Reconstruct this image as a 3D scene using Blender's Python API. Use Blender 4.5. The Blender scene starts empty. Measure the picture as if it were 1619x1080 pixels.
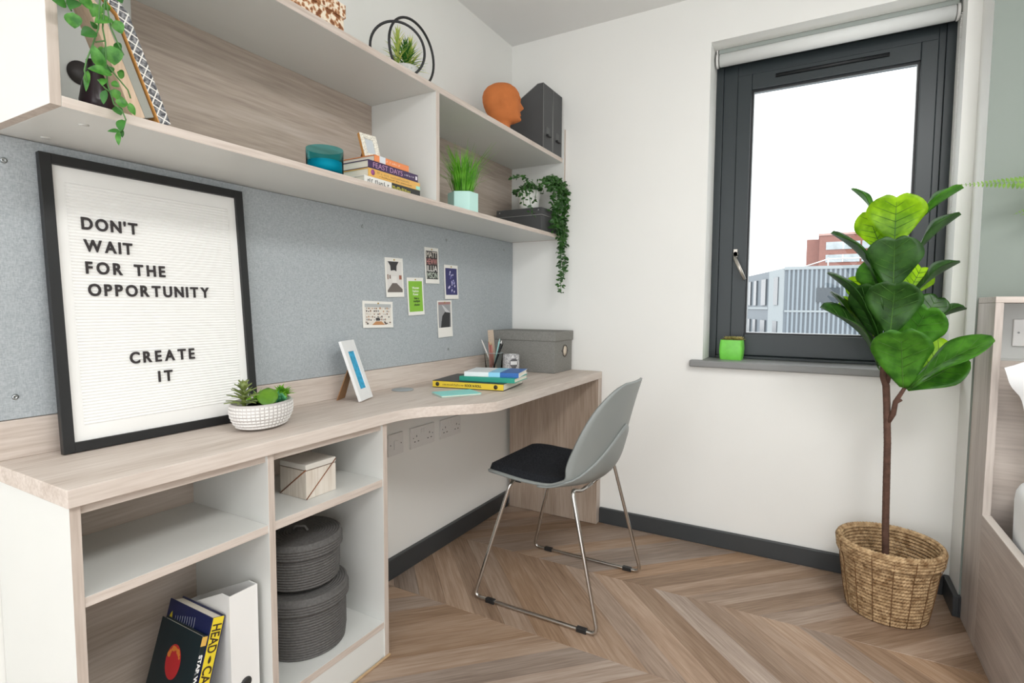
import bpy, bmesh, math, random
from mathutils import Vector, Matrix, noise
random.seed(7)
scene = bpy.context.scene
COL = scene.collection

# ------------------------------------------------------------------ camera
W, H, F = 1619.0, 1080.0, 854.0058
YAW, PITCH, ROLL = -0.515945579, -0.0651273552, 0.00548275476
CAM = Vector((0, 0, 1.06))
_f = Vector((math.sin(YAW)*math.cos(PITCH), math.cos(YAW)*math.cos(PITCH), math.sin(PITCH)))
_r0 = Vector((math.cos(YAW), -math.sin(YAW), 0)); _u0 = _r0.cross(_f)
_r = math.cos(ROLL)*_r0 + math.sin(ROLL)*_u0
_u = -math.sin(ROLL)*_r0 + math.cos(ROLL)*_u0
cd = bpy.data.cameras.new('camera'); co = bpy.data.objects.new('camera', cd); COL.objects.link(co)
co.matrix_world = Matrix(((_r.x, _u.x, -_f.x, CAM.x), (_r.y, _u.y, -_f.y, CAM.y), (_r.z, _u.z, -_f.z, CAM.z), (0, 0, 0, 1)))
cd.sensor_fit = 'HORIZONTAL'; cd.sensor_width = 36.0; cd.lens = 36.0*F/W; cd.clip_start = 0.02; cd.clip_end = 500
scene.camera = co

def at(px, py, axis, val):
    """photo pixel -> the point where its ray meets the plane axis=val"""
    d = _f + _r*((px-W/2)/F) - _u*((py-H/2)/F)
    i = 'xyz'.index(axis)
    return CAM + d*((val-CAM[i])/d[i])

# ------------------------------------------------------------------ world, lights, exposure
wd = bpy.data.worlds.new('overcast_sky'); scene.world = wd; wd.use_nodes = True
wn = wd.node_tree
bg = wn.nodes['Background']
tc = wn.nodes.new('ShaderNodeTexCoord'); mp = wn.nodes.new('ShaderNodeMapping'); nz = wn.nodes.new('ShaderNodeTexNoise')
mp.inputs['Scale'].default_value = (1.5, 1.5, 5); nz.inputs['Scale'].default_value = 2.0; nz.inputs['Detail'].default_value = 5
rp = wn.nodes.new('ShaderNodeValToRGB')
rp.color_ramp.elements[0].color = (.90, .92, .95, 1); rp.color_ramp.elements[1].color = (1, 1, 1, 1)
rp.color_ramp.elements[0].position = .3; rp.color_ramp.elements[1].position = .6
wn.links.new(tc.outputs['Generated'], mp.inputs['Vector']); wn.links.new(mp.outputs['Vector'], nz.inputs['Vector'])
wn.links.new(nz.outputs['Fac'], rp.inputs['Fac']); wn.links.new(rp.outputs['Color'], bg.inputs['Color'])
bg.inputs['Strength'].default_value = 1.9

def area(name, loc, rot, sx, sy, power, col=(1, 1, 1)):
    l = bpy.data.lights.new(name, 'AREA'); l.shape = 'RECTANGLE'; l.size = sx; l.size_y = sy; l.energy = power; l.color = col
    o = bpy.data.objects.new(name, l); COL.objects.link(o); o.location = loc; o.rotation_euler = rot
    return o
area('added_soft_light', (0.75, 0.35, 2.36), (0, 0, 0), 0.6, 1.2, 26, (1, .995, .985))  # unseen area light at ceiling height, added to give the soft light direction
scene.view_settings.view_transform = 'Standard'; scene.view_settings.look = 'None'
scene.view_settings.exposure = 0.52; scene.view_settings.gamma = 1.0; scene.view_settings.use_curve_mapping = False

# ------------------------------------------------------------------ materials
def lin(c):
    if isinstance(c, str):
        c = tuple(int(c[i:i+2], 16) for i in (0, 2, 4))
    f = lambda v: (v/255/12.92 if v/255 <= .04045 else ((v/255+.055)/1.055)**2.4)
    return (f(c[0]), f(c[1]), f(c[2]), 1)
MATS = {}
def newmat(name):
    m = bpy.data.materials.new(name); m.use_nodes = True; MATS[name] = m
    nt = m.node_tree; b = nt.nodes['Principled BSDF']
    return m, nt, b
def plain(name, c, rough=.5, metal=0, spec=.5, var=0, vscale=8, bump=0, bscale=60, coat=0):
    m, nt, b = newmat(name); c = lin(c)
    b.inputs['Base Color'].default_value = c; b.inputs['Roughness'].default_value = rough; b.inputs['Metallic'].default_value = metal
    b.inputs['Specular IOR Level'].default_value = spec; b.inputs['Coat Weight'].default_value = coat
    if var or bump:
        t = nt.nodes.new('ShaderNodeTexCoord')
    if var:
        n = nt.nodes.new('ShaderNodeTexNoise'); n.inputs['Scale'].default_value = vscale; n.inputs['Detail'].default_value = 6
        r = nt.nodes.new('ShaderNodeValToRGB'); nt.links.new(t.outputs['Object'], n.inputs['Vector'])
        r.color_ramp.elements[0].color = tuple(v*(1-var) for v in c[:3])+(1,); r.color_ramp.elements[1].color = tuple(min(1, v*(1+var)) for v in c[:3])+(1,)
        r.color_ramp.elements[0].position = .3; r.color_ramp.elements[1].position = .7
        nt.links.new(n.outputs['Fac'], r.inputs['Fac']); nt.links.new(r.outputs['Color'], b.inputs['Base Color'])
    if bump:
        n2 = nt.nodes.new('ShaderNodeTexNoise'); n2.inputs['Scale'].default_value = bscale; n2.inputs['Detail'].default_value = 4
        nt.links.new(t.outputs['Object'], n2.inputs['Vector'])
        bp = nt.nodes.new('ShaderNodeBump'); bp.inputs['Strength'].default_value = bump; bp.inputs['Distance'].default_value = .002
        nt.links.new(n2.outputs['Fac'], bp.inputs['Height']); nt.links.new(bp.outputs['Normal'], b.inputs['Normal'])
    return m
def wood(name, axis, cols, fine=1.0, rough=.55, rotz=0, rand=0, coord='pos', band=1.0):
    """procedural grained wood; axis is the grain direction"""
    m, nt, b = newmat(name); N = nt.nodes.new; L = nt.links.new
    if coord == 'pos':
        g = N('ShaderNodeNewGeometry'); src = g.outputs['Position']
    else:
        g = N('ShaderNodeTexCoord'); src = g.outputs['Object']
    mp0 = N('ShaderNodeMapping'); mp0.inputs['Rotation'].default_value = (0, 0, rotz); L(src, mp0.inputs['Vector'])
    src = mp0.outputs['Vector']
    if rand:
        oi = N('ShaderNodeObjectInfo'); mu = N('ShaderNodeMath'); mu.operation = 'MULTIPLY'; mu.inputs[1].default_value = 37.0
        L(oi.outputs['Random'], mu.inputs[0]); va = N('ShaderNodeVectorMath'); va.operation = 'ADD'; L(src, va.inputs[0]); L(mu.outputs[0], va.inputs[1]); src = va.outputs['Vector']
    def nz(sa, sc, detail, dist=0.0):
        mp = N('ShaderNodeMapping'); s = [sc]*3; s['XYZ'.index(axis)] = sa; mp.inputs['Scale'].default_value = s
        L(src, mp.inputs['Vector']); n = N('ShaderNodeTexNoise'); n.inputs['Scale'].default_value = 1; n.inputs['Detail'].default_value = detail
        n.inputs['Distortion'].default_value = dist; L(mp.outputs['Vector'], n.inputs['Vector']); return n.outputs['Fac']
    a = nz(1.3*fine, 16*fine, 5, .6); c = nz(9*fine, 170*fine, 3); d = nz(.5*band, 6*band, 2)
    mix = N('ShaderNodeMath'); mix.operation = 'MULTIPLY_ADD'; mix.inputs[1].default_value = .38; L(c, mix.inputs[0])
    m2 = N('ShaderNodeMath'); m2.operation = 'MULTIPLY'; m2.inputs[1].default_value = .40; L(a, m2.inputs[0])
    m3 = N('ShaderNodeMath'); m3.operation = 'MULTIPLY_ADD'; m3.inputs[1].default_value = .22; L(d, m3.inputs[0]); L(m2.outputs[0], m3.inputs[2])
    L(m3.outputs[0], mix.inputs[2])
    r = N('ShaderNodeValToRGB'); L(mix.outputs[0], r.inputs['Fac']); cr = r.color_ramp
    cr.elements[0].position = .34; cr.elements[1].position = .66
    cr.elements[0].color = lin(cols[0]); cr.elements[1].color = lin(cols[2])
    e = cr.elements.new(.5); e.color = lin(cols[1])
    out = r.outputs['Color']
    if rand:
        hs = N('ShaderNodeHueSaturation'); mr = N('ShaderNodeMapRange'); mr.inputs['To Min'].default_value = 1-rand; mr.inputs['To Max'].default_value = 1+rand
        L(oi.outputs['Random'], mr.inputs['Value']); L(mr.outputs['Result'], hs.inputs['Value'])
        mu2 = N('ShaderNodeMath'); mu2.operation = 'MULTIPLY'; mu2.inputs[1].default_value = 7.31; L(oi.outputs['Random'], mu2.inputs[0])
        fr = N('ShaderNodeMath'); fr.operation = 'FRACT'; L(mu2.outputs[0], fr.inputs[0])
        mr2 = N('ShaderNodeMapRange'); mr2.inputs['To Min'].default_value = .72; mr2.inputs['To Max'].default_value = 1.2; L(fr.outputs[0], mr2.inputs['Value']); L(mr2.outputs['Result'], hs.inputs['Saturation'])
        L(out, hs.inputs['Color']); out = hs.outputs['Color']
    L(out, b.inputs['Base Color']); b.inputs['Roughness'].default_value = rough; b.inputs['Specular IOR Level'].default_value = .35
    bp = N('ShaderNodeBump'); bp.inputs['Strength'].default_value = .12; bp.inputs['Distance'].default_value = .001
    L(c, bp.inputs['Height']); L(bp.outputs['Normal'], b.inputs['Normal'])
    return m
PALE = ('b8a99d', 'cfc3b9', 'ddd3ca')
DARKER = ('8f8074', 'a99a8d', 'bcaea2')
wood_y = wood('pale_oak_along_wall', 'Y', PALE)
wood_z = wood('pale_oak_upright', 'Z', ('ab9c90', 'c2b5aa', 'd3c7bd'))
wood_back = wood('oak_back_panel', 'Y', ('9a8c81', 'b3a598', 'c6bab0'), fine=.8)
wood_end = wood('oak_end_panel', 'Z', ('94826f', 'ae9c8c', 'c0b0a1'), fine=.8)
wood_bed = wood('oak_bed_panel', 'Y', ('9c9088', 'b4a8a0', 'c8beb5'), fine=.7)
wood_bedx = wood('oak_headboard_panel', 'X', ('a89d95', 'bfb4ab', 'd0c6bd'), fine=.7)
wood_bedz = wood('oak_bed_post', 'Z', ('a69b94', 'c0b6ae', 'd2c9c1'), fine=.8)
FL = ('7d6653', 'a08874', 'b9a492')
floor_a = wood('floor_plank_rising', 'X', FL, fine=.9, rough=.42, rotz=math.radians(45), rand=.22, coord='obj')
floor_b = wood('floor_plank_falling', 'X', FL, fine=.9, rough=.42, rotz=math.radians(-45), rand=.22, coord='obj')
floor_base = plain('floor_underlay', '6d5b4c', .7, var=.1)
paint = plain('white_wall_paint', 'f0f0ec', .75, var=.012, vscale=3, bump=.05, bscale=90)
ceil_m = plain('ceiling_paint', 'ececea', .85)
sage = plain('sage_green_paint', '8d968f', .8, var=.02, vscale=4)
white_lam = plain('white_laminate', 'dcddd9', .38, var=.01)
grey_lam = plain('pale_grey_laminate', 'd9dad6', .42, var=.01)
skirt = plain('charcoal_skirting', '3a3d3f', .4)
black_sat = plain('black_satin', '1d1e1f', .45)
def fabric_mat(name, c0, c1, scale=420, bump=.35):
    m, nt, b = newmat(name); N = nt.nodes.new; L = nt.links.new
    g = N('ShaderNodeNewGeometry')
    outs = []
    for s in ((scale, scale*.12, scale*.12), (scale, scale*.12, scale)):
        pass
    mpa = N('ShaderNodeMapping'); mpa.inputs['Scale'].default_value = (scale, scale*.25, scale); L(g.outputs['Position'], mpa.inputs['Vector'])
    na = N('ShaderNodeTexNoise'); na.inputs['Scale'].default_value = 1; na.inputs['Detail'].default_value = 2; L(mpa.outputs['Vector'], na.inputs['Vector'])
    mpb = N('ShaderNodeMapping'); mpb.inputs['Scale'].default_value = (scale, scale, scale*.25); L(g.outputs['Position'], mpb.inputs['Vector'])
    nb = N('ShaderNodeTexNoise'); nb.inputs['Scale'].default_value = 1; nb.inputs['Detail'].default_value = 2; L(mpb.outputs['Vector'], nb.inputs['Vector'])
    ad = N('ShaderNodeMath'); ad.operation = 'ADD'; L(na.outputs['Fac'], ad.inputs[0]); L(nb.outputs['Fac'], ad.inputs[1])
    hf = N('ShaderNodeMath'); hf.operation = 'MULTIPLY'; hf.inputs[1].default_value = .5; L(ad.outputs[0], hf.inputs[0])
    r = N('ShaderNodeValToRGB'); r.color_ramp.elements[0].position = .38; r.color_ramp.elements[1].position = .62
    r.color_ramp.elements[0].color = lin(c0); r.color_ramp.elements[1].color = lin(c1); L(hf.outputs[0], r.inputs['Fac'])
    L(r.outputs['Color'], b.inputs['Base Color']); b.inputs['Roughness'].default_value = .95; b.inputs['Specular IOR Level'].default_value = .1
    bp = N('ShaderNodeBump'); bp.inputs['Strength'].default_value = bump; bp.inputs['Distance'].default_value = .001; L(hf.outputs[0], bp.inputs['Height']); L(bp.outputs['Normal'], b.inputs['Normal'])
    return m
pin_fab = fabric_mat('grey_blue_pinboard_fabric', 'a0a7ab', 'b8bec1', 560)
box_fab = fabric_mat('grey_linen_box', '7c7b77', '979691', 500)
pad_fab = fabric_mat('charcoal_seat_fabric', '18191c', '303236', 380)
steel = plain('chrome_steel', 'c9c7c3', .18, metal=1)
screw_m = plain('screw_steel', 'a9adae', .35, metal=1)
plastic_w = plain('white_plastic', 'e6e5e2', .3)
hole_m = plain('socket_hole', '4a4a4a', .6)
shell_m = plain('grey_chair_plastic', '8a8f8d', .42)
frame_dk = plain('anthracite_window_frame', '2c3437', .38, bump=.03)
gasket = plain('black_gasket', '14171a', .5)
sill_m = plain('grey_sill', '868786', .45, var=.03)
blind_m = plain('white_blind', 'e4e6e4', .6)
reveal_m = paint
def glass_mat(name, tint=(1, 1, 1, 1), refl=.9, rough=0.0):
    m, nt, b = newmat(name); nt.nodes.remove(b); N = nt.nodes.new; L = nt.links.new
    o = [n for n in nt.nodes if n.type == 'OUTPUT_MATERIAL'][0]
    t = N('ShaderNodeBsdfTransparent'); t.inputs['Color'].default_value = tint
    g = N('ShaderNodeBsdfGlossy'); g.inputs['Roughness'].default_value = rough; g.inputs['Color'].default_value = (refl, refl, refl, 1)
    fr = N('ShaderNodeFresnel'); fr.inputs['IOR'].default_value = 1.45 if refl > .8 else 1.15
    mx = N('ShaderNodeMixShader'); L(fr.outputs['Fac'], mx.inputs['Fac']); L(t.outputs['BSDF'], mx.inputs[1]); L(g.outputs['BSDF'], mx.inputs[2]); L(mx.outputs['Shader'], o.inputs['Surface'])
    return m
pane_m = glass_mat('window_glass', (.97, .985, .99, 1))
tumbler_m = glass_mat('clear_tumbler_glass', (.86, .91, .91, 1), .7)
teal_glass = glass_mat('teal_glass', (.22, .72, .78, 1), .6, .05)
def leaf_mat(name, c0, c1, trans=.35, vein='b9cf6a', rough=.4, scale=25):
    m, nt, b = newmat(name); N = nt.nodes.new; L = nt.links.new
    t = N('ShaderNodeTexCoord'); n = N('ShaderNodeTexNoise'); n.inputs['Scale'].default_value = scale; n.inputs['Detail'].default_value = 3; L(t.outputs['Object'], n.inputs['Vector'])
    r = N('ShaderNodeValToRGB'); r.color_ramp.elements[0].color = lin(c0); r.color_ramp.elements[1].color = lin(c1)
    r.color_ramp.elements[0].position = .35; r.color_ramp.elements[1].position = .65; L(n.outputs['Fac'], r.inputs['Fac'])
    L(r.outputs['Color'], b.inputs['Base Color']); b.inputs['Roughness'].default_value = rough
    o = [k for k in nt.nodes if k.type == 'OUTPUT_MATERIAL'][0]
    tr = N('ShaderNodeBsdfTranslucent'); mxc = N('ShaderNodeMixRGB'); mxc.blend_type = 'MULTIPLY'; mxc.inputs['Fac'].default_value = 0
    L(r.outputs['Color'], tr.inputs['Color'])
    hs = N('ShaderNodeHueSaturation'); hs.inputs['Value'].default_value = 2.2; hs.inputs['Hue'].default_value = .475; L(r.outputs['Color'], hs.inputs['Color']); L(hs.outputs['Color'], tr.inputs['Color'])
    mx = N('ShaderNodeMixShader'); mx.inputs['Fac'].default_value = trans; L(b.outputs['BSDF'], mx.inputs[1]); L(tr.outputs['BSDF'], mx.inputs[2]); L(mx.outputs['Shader'], o.inputs['Surface'])
    return m
ficus_dk = leaf_mat('ficus_leaf_dark', '264c19', '3d6d28', .30)
ficus_md = leaf_mat('ficus_leaf_mid', '3a7320', '5b9a30', .38)
ficus_lt = leaf_mat('ficus_leaf_young', '6f9c18', '9cc02c', .55)
vein_m = leaf_mat('ficus_vein', '4a7a2a', '5f8e38', .1)
vine_leaf = leaf_mat('striped_vine_leaf', '2a6d22', '5a9f44', .35, scale=60)
vine_leaf2 = leaf_mat('dark_vine_leaf', '1f5a1f', '3a7c31', .3)
ivy_leaf = leaf_mat('ivy_leaf', '1b4218', '3b6b2b', .2)
grass_m = leaf_mat('grass_blade', '3f8a1e', '7fbf45', .35)
fern_m = leaf_mat('fern_frond', '557f2c', '7da545', .3)
succ_m = leaf_mat('succulent_olive', '5d6d33', '8b9a55', .12)
succ_g = leaf_mat('succulent_bright', '4f9a26', '93c83f', .2)
succ_t = leaf_mat('succulent_teal', '2f8257', '7cc59a', .2)
succ_s = leaf_mat('succulent_sand', '7d7a35', 'b8ae6c', .2)
stem_m = plain('vine_stem', '4c7a3f', .6)
bark = plain('brown_bark', '5d4337', .85, var=.25, vscale=60, bump=.6, bscale=120)
terracotta = plain('terracotta', 'c9743a', .8, var=.06, vscale=20, bump=.15, bscale=150)
file_m = plain('charcoal_card', '4b4c4d', .6, var=.03)
file_e = plain('pale_file_edge', '9a9a98', .6)
dark_wov = plain('dark_woven_cord', '5a5856', .65, var=.22, vscale=160, bump=.25, bscale=420)
raffia = None
mint_pot = plain('mint_ceramic', 'bfe8df', .25)
white_cer = plain('white_ceramic', 'eeeeea', .3)
lime_pot = plain('lime_pot', '74cf4a', .35, var=.08, vscale=40)
linen = plain('white_bed_linen', 'f3f4f5', .9, bump=.25, bscale=25)
paper = plain('page_paper', 'e9e2d3', .8)
candle_w = plain('teal_wax', '0fb0c4', .5)
copper = plain('copper_strip', '8d5d40', .4, metal=.6)
soil = plain('dark_soil', '2e2a26', .9, var=.3)
kraft = plain('brown_card', '9b7450', .8)
orange_wood = plain('orange_wood', 'c98f4c', .5, var=.1)
_cc = {}
def C(hexc, rough=.5):
    k = (hexc, rough)
    if k not in _cc: _cc[k] = plain('colour_'+hexc, hexc, rough)
    return _cc[k]

# ------------------------------------------------------------------ mesh helpers
class MB:
    def __init__(s): s.v = []; s.f = []; s.m = []; s.sm = []
    def add(s, vs, fs, mi=0, smooth=False):
        o = len(s.v); s.v += [tuple(v) for v in vs]
        for k, f in enumerate(fs):
            s.f.append(tuple(i+o for i in f)); s.m.append(mi[k] if isinstance(mi, (list, tuple)) else mi); s.sm.append(smooth)
        return s
    def box(s, a, b, mi=0, M=None):
        x0, y0, z0 = a; x1, y1, z1 = b
        vs = [(x0,y0,z0),(x1,y0,z0),(x1,y1,z0),(x0,y1,z0),(x0,y0,z1),(x1,y0,z1),(x1,y1,z1),(x0,y1,z1)]
        if M: vs = [M @ Vector(v) for v in vs]
        # faces: -z +z -y +x +y -x
        return s.add(vs, [(0,3,2,1),(4,5,6,7),(0,1,5,4),(1,2,6,5),(2,3,7,6),(3,0,4,7)], mi)
    def prism(s, poly, z0, z1, mi=0, cap=None, M=None):
        n = len(poly); vs = [(p[0],p[1],z0) for p in poly]+[(p[0],p[1],z1) for p in poly]
        if M: vs = [M @ Vector(v) for v in vs]
        fs = [tuple(range(n-1,-1,-1)), tuple(range(n,2*n))]+[(i,(i+1)%n,n+(i+1)%n,n+i) for i in range(n)]
        mm = [mi if cap is None else cap]*2+[mi]*n
        return s.add(vs, fs, mm)
    def lathe(s, prof, c=(0,0,0), n=32, mi=0, smooth=True, sx=1, sy=1, M=None):
        vs = []; fs = []
        for (r, z) in prof:
            for k in range(n):
                a = 2*math.pi*k/n; vs.append((c[0]+r*sx*math.cos(a), c[1]+r*sy*math.sin(a), c[2]+z))
        if M: vs = [M @ Vector(v) for v in vs]
        for i in range(len(prof)-1):
            for k in range(n):
                fs.append((i*n+k, i*n+(k+1)%n, (i+1)*n+(k+1)%n, (i+1)*n+k))
        if prof[0][0] > 1e-6: fs.append(tuple(range(n-1,-1,-1)))
        if prof[-1][0] > 1e-6: fs.append(tuple((len(prof)-1)*n+k for k in range(n)))
        return s.add(vs, fs, mi, smooth)
    def tube(s, pts, r, n=8, mi=0, closed=False, cap=True):
        P = [Vector(p) for p in pts]; vs = []; fs = []; N = len(P)
        rr = r if isinstance(r, (list, tuple)) else [r]*N
        up = None
        for i, p in enumerate(P):
            a = P[(i-1) % N] if (i > 0 or closed) else P[i]; b = P[(i+1) % N] if (i < N-1 or closed) else P[i]
            t = (b-a).normalized()
            if up is None:
                up = Vector((0,0,1)) if abs(t.z) < .9 else Vector((1,0,0))
            u = (up - t*up.dot(t)).normalized(); w = t.cross(u); up = u
            for k in range(n):
                q = 2*math.pi*k/n; vs.append(p+(u*math.cos(q)+w*math.sin(q))*rr[i])
        for i in range(N if closed else N-1):
            j = (i+1) % N
            for k in range(n): fs.append((i*n+k, i*n+(k+1)%n, j*n+(k+1)%n, j*n+k))
        if cap and not closed: fs += [tuple(range(n-1,-1,-1)), tuple((N-1)*n+k for k in range(n))]
        return s.add(vs, fs, mi, True)
    def grid(s, fn, nu, nv, mi=0, smooth=True, wrapu=False):
        vs = [fn(i/(nu-1 if not wrapu else nu), j/(nv-1)) for j in range(nv) for i in range(nu)]
        fs = []
        for j in range(nv-1):
            for i in range(nu if wrapu else nu-1):
                i2 = (i+1) % nu; fs.append((j*nu+i, j*nu+i2, (j+1)*nu+i2, (j+1)*nu+i))
        return s.add(vs, fs, mi, smooth)
    def build(s, name, mats, parent=None, bevel=0, loc=None, rot=None, solid=0, subsurf=0, kind=None, seg=2):
        me = bpy.data.meshes.new(name); me.from_pydata(s.v, [], s.f)
        for m in (mats if isinstance(mats, (list, tuple)) else [mats]): me.materials.append(m)
        me.polygons.foreach_set('material_index', s.m); me.polygons.foreach_set('use_smooth', s.sm); me.update()
        o = bpy.data.objects.new(name, me); COL.objects.link(o)
        if parent: o.parent = parent
        if loc is not None: o.location = loc
        if rot is not None: o.rotation_euler = rot
        if solid:
            q = o.modifiers.new('solid', 'SOLIDIFY'); q.thickness = solid; q.offset = 0
        if bevel:
            q = o.modifiers.new('bevel', 'BEVEL'); q.width = bevel; q.segments = seg; q.limit_method = 'ANGLE'; q.angle_limit = math.radians(50)
        if subsurf:
            q = o.modifiers.new('sub', 'SUBSURF'); q.levels = subsurf; q.render_levels = subsurf
        if kind: o['kind'] = kind
        return o
def tag(o, label, cat, group=None, kind=None):
    o['label'] = label; o['category'] = cat
    if group: o['group'] = group
    if kind: o['kind'] = kind
    return o
def thing(name, label, cat, loc=(0,0,0), rotz=0, group=None):
    o = bpy.data.objects.new(name, None); COL.objects.link(o); o.empty_display_size = .05
    o.location = loc; o.rotation_euler = (0, 0, rotz); tag(o, label, cat, group); return o
def struct(o): o['kind'] = 'structure'; return o
def fillet(pts, rad, n=5, closed=False):
    out = []; N = len(pts); P = [Vector(p) for p in pts]
    for i, p in enumerate(P):
        if not closed and i in (0, N-1): out.append(p); continue
        a = P[i-1]; b = P[(i+1) % N]; r = min(rad, (a-p).length*.45, (b-p).length*.45)
        A = p+(a-p).normalized()*r; B = p+(b-p).normalized()*r
        for k in range(n+1):
            t = k/n; out.append(A*(1-t)**2+p*2*t*(1-t)+B*t*t)
    return out
def text_mesh(s, size, extrude=.0005, offset=0, sx=1.0):
    cu = bpy.data.curves.new('t', 'FONT'); cu.body = s; cu.size = size; cu.extrude = extrude; cu.offset = offset
    o = bpy.data.objects.new('t', cu); COL.objects.link(o); dg = bpy.context.evaluated_depsgraph_get(); dg.update()
    me = bpy.data.meshes.new_from_object(o.evaluated_get(dg)); COL.objects.unlink(o); bpy.data.objects.remove(o); bpy.data.curves.remove(cu)
    for v in me.vertices: v.co.x *= sx
    return me
def put_text(s, size, mat, parent, M, name='lettering', width=None, extrude=.0003, offset=0, sx=1.0, center=True):
    """lettering laid in the XY plane of matrix M (given in the parent's space)"""
    me = text_mesh(s, size, extrude, offset, sx)
    xs = [v.co.x for v in me.vertices]; ys = [v.co.y for v in me.vertices]
    if not xs: return None
    k = 1.0
    if width: k = width/(max(xs)-min(xs))
    cx = (max(xs)+min(xs))/2 if center else min(xs); cy = (max(ys)+min(ys))/2 if center else 0
    for v in me.vertices: v.co.x = (v.co.x-cx)*k; v.co.y -= cy
    me.transform(M); me.materials.clear(); me.materials.append(mat)
    o = bpy.data.objects.new(name, me); COL.objects.link(o); o.parent = parent
    return o
def marks(parent, mat, M, width, height, n, seed=1):
    """lettering too small to read: a row of short upright strokes in the XY plane of M"""
    rr = random.Random(seed); m = MB(); st = width/n
    for k in range(n):
        if rr.random() < .14: continue
        x = -width/2+k*st; h = height*rr.choice((.7, .7, 1)); w = st*.28
        m.box((x, -height/2, -.0002), (x+w, -height/2+h, .0002), M=M)
        if rr.random() < .7: z = rr.choice((-.5, -.1, .2))*height; m.box((x, z, -.0002), (x+st*.75, z+height*.16, .0002), M=M)
    return m.build('lettering', mat, parent)
def frameM(o, x, y):
    x = Vector(x).normalized(); y = Vector(y); y = (y-x*y.dot(x)).normalized(); z = x.cross(y)
    return Matrix(((x.x,y.x,z.x,o[0]),(x.y,y.y,z.y,o[1]),(x.z,y.z,z.z,o[2]),(0,0,0,1)))

# ------------------------------------------------------------------ room shell
XW, YB, ZC = -1.42, 2.49, 2.39
XR = 2.4
fl = struct(MB().box((XW-.1, -1.6, -.06), (XR, YB+.25, -.012)).build('floor', floor_base))
# chevron planks
STEP, ROWH = .121, .4815
rows = [(1.504+ROWH*k, 1.504+ROWH*(k+1)) for k in range(-4, 3)]
def clip(poly, x0, x1, y0, y1):
    for ax, v, sgn in ((0,x0,1),(0,x1,-1),(1,y0,1),(1,y1,-1)):
        out = []
        for i in range(len(poly)):
            a = poly[i-1]; b = poly[i]; da = (a[ax]-v)*sgn; db = (b[ax]-v)*sgn
            if da >= 0: out.append(a)
            if (da >= 0) != (db >= 0):
                t = da/(da-db); out.append((a[0]+(b[0]-a[0])*t, a[1]+(b[1]-a[1])*t))
        poly = out
        if not poly: return []
    return poly
def plank_mesh(poly, mat):
    n = len(poly); cx = sum(p[0] for p in poly)/n; cy = sum(p[1] for p in poly)/n
    def ins(d):
        r = []
        for p in poly:
            l = math.hypot(p[0]-cx, p[1]-cy) or 1; r.append((p[0]-(p[0]-cx)/l*d, p[1]-(p[1]-cy)/l*d))
        return r
    o1 = ins(.0005); o2 = ins(.0022)
    vs = [(p[0],p[1],-.012) for p in o1]+[(p[0],p[1],-.0013) for p in o1]+[(p[0],p[1],0) for p in o2]
    fs = [tuple(range(2*n,3*n))]+[(i,(i+1)%n,n+(i+1)%n,n+i) for i in range(n)]+[(n+i,n+(i+1)%n,2*n+(i+1)%n,2*n+i) for i in range(n)]
    me = bpy.data.meshes.new('plank'); me.from_pydata(vs, [], fs); me.materials.append(mat); return me
shared = {}
for ri, (y0, y1) in enumerate(rows):
    up = (ri % 2 == 0)          # the row y 1.504..1.985 runs towards -x as y grows
    for k in range(-26, 40):
        xs = -0.511+STEP*k
        dx = -ROWH if up else ROWH
        if up: poly = [(0,0),(STEP,0),(STEP-ROWH,ROWH),(-ROWH,ROWH)]
        else: poly = [(-ROWH,0),(STEP-ROWH,0),(STEP,ROWH),(0,ROWH)]
        wp = [(p[0]+xs, p[1]+y0) for p in poly]
        cp = clip(wp, XW, 1.15, -.45, YB)
        if len(cp) < 3: continue
        area_ = abs(sum(cp[i-1][0]*cp[i][1]-cp[i][0]*cp[i-1][1] for i in range(len(cp))))/2
        if area_ < .0006: continue
        mat = floor_a if up else floor_b
        if abs(area_-STEP*ROWH) < 1e-6:
            if up not in shared: shared[up] = plank_mesh(poly, mat)
            me = shared[up]
        else:
            me = plank_mesh([(p[0]-xs, p[1]-y0) for p in cp], mat)
        o = bpy.data.objects.new('plank', me); COL.objects.link(o); o.location = (xs, y0, 0); o.parent = fl

struct(MB().box((XW-.1, -1.6, -.06), (XW, YB+.25, ZC)).build('wall_left', paint))
# back wall with the window opening
WX0, WX1, WZ0, WZ1 = -.442, .413, .828, 2.189
wb = MB()
wb.box((XW, YB, 0), (WX0, YB+.25, ZC)); wb.box((WX1, YB, 0), (XR, YB+.25, ZC)); wb.box((WX0, YB, 0), (WX1, YB+.25, WZ0-.03)); wb.box((WX0, YB, WZ1), (WX1, YB+.25, ZC))
struct(wb.build('wall_back', paint))
# boxed-out wall behind the bed: white side, sage front
bx = MB(); bx.box((.455, 2.335, 0), (XR, YB-.0005, ZC), [0,0,1,0,0,0]); struct(bx.build('wall_boxing', [paint, sage]))
struct(MB().box((XR, -1.6, -.06), (XR+.1, YB+.25, ZC)).build('wall_right', paint))
struct(MB().box((XW-.1, -1.6, ZC), (XR+.1, YB+.25, ZC+.1)).build('ceiling', ceil_m))
struct(MB().box((XW, 1.193, 0), (XW+.02, 2.438, .08)).build('baseboard_left', skirt, bevel=.003))
struct(MB().box((-.905, YB-.018, 0), (.437, YB, .075)).build('baseboard_back', skirt, bevel=.003))
struct(MB().box((.437, 2.317, 0), (.455, YB, .075)).build('baseboard_return', skirt, bevel=.003))
struct(MB().box((.455, 2.317, 0), (.4595, 2.335, .075)).build('baseboard_right', skirt, bevel=.001))
t1 = MB(); t1.box((-1.10, .41, 0), (-1.092, 1.192, .006)); struct(t1.build('trim_1', C('b99c78'), bevel=.002))

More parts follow.
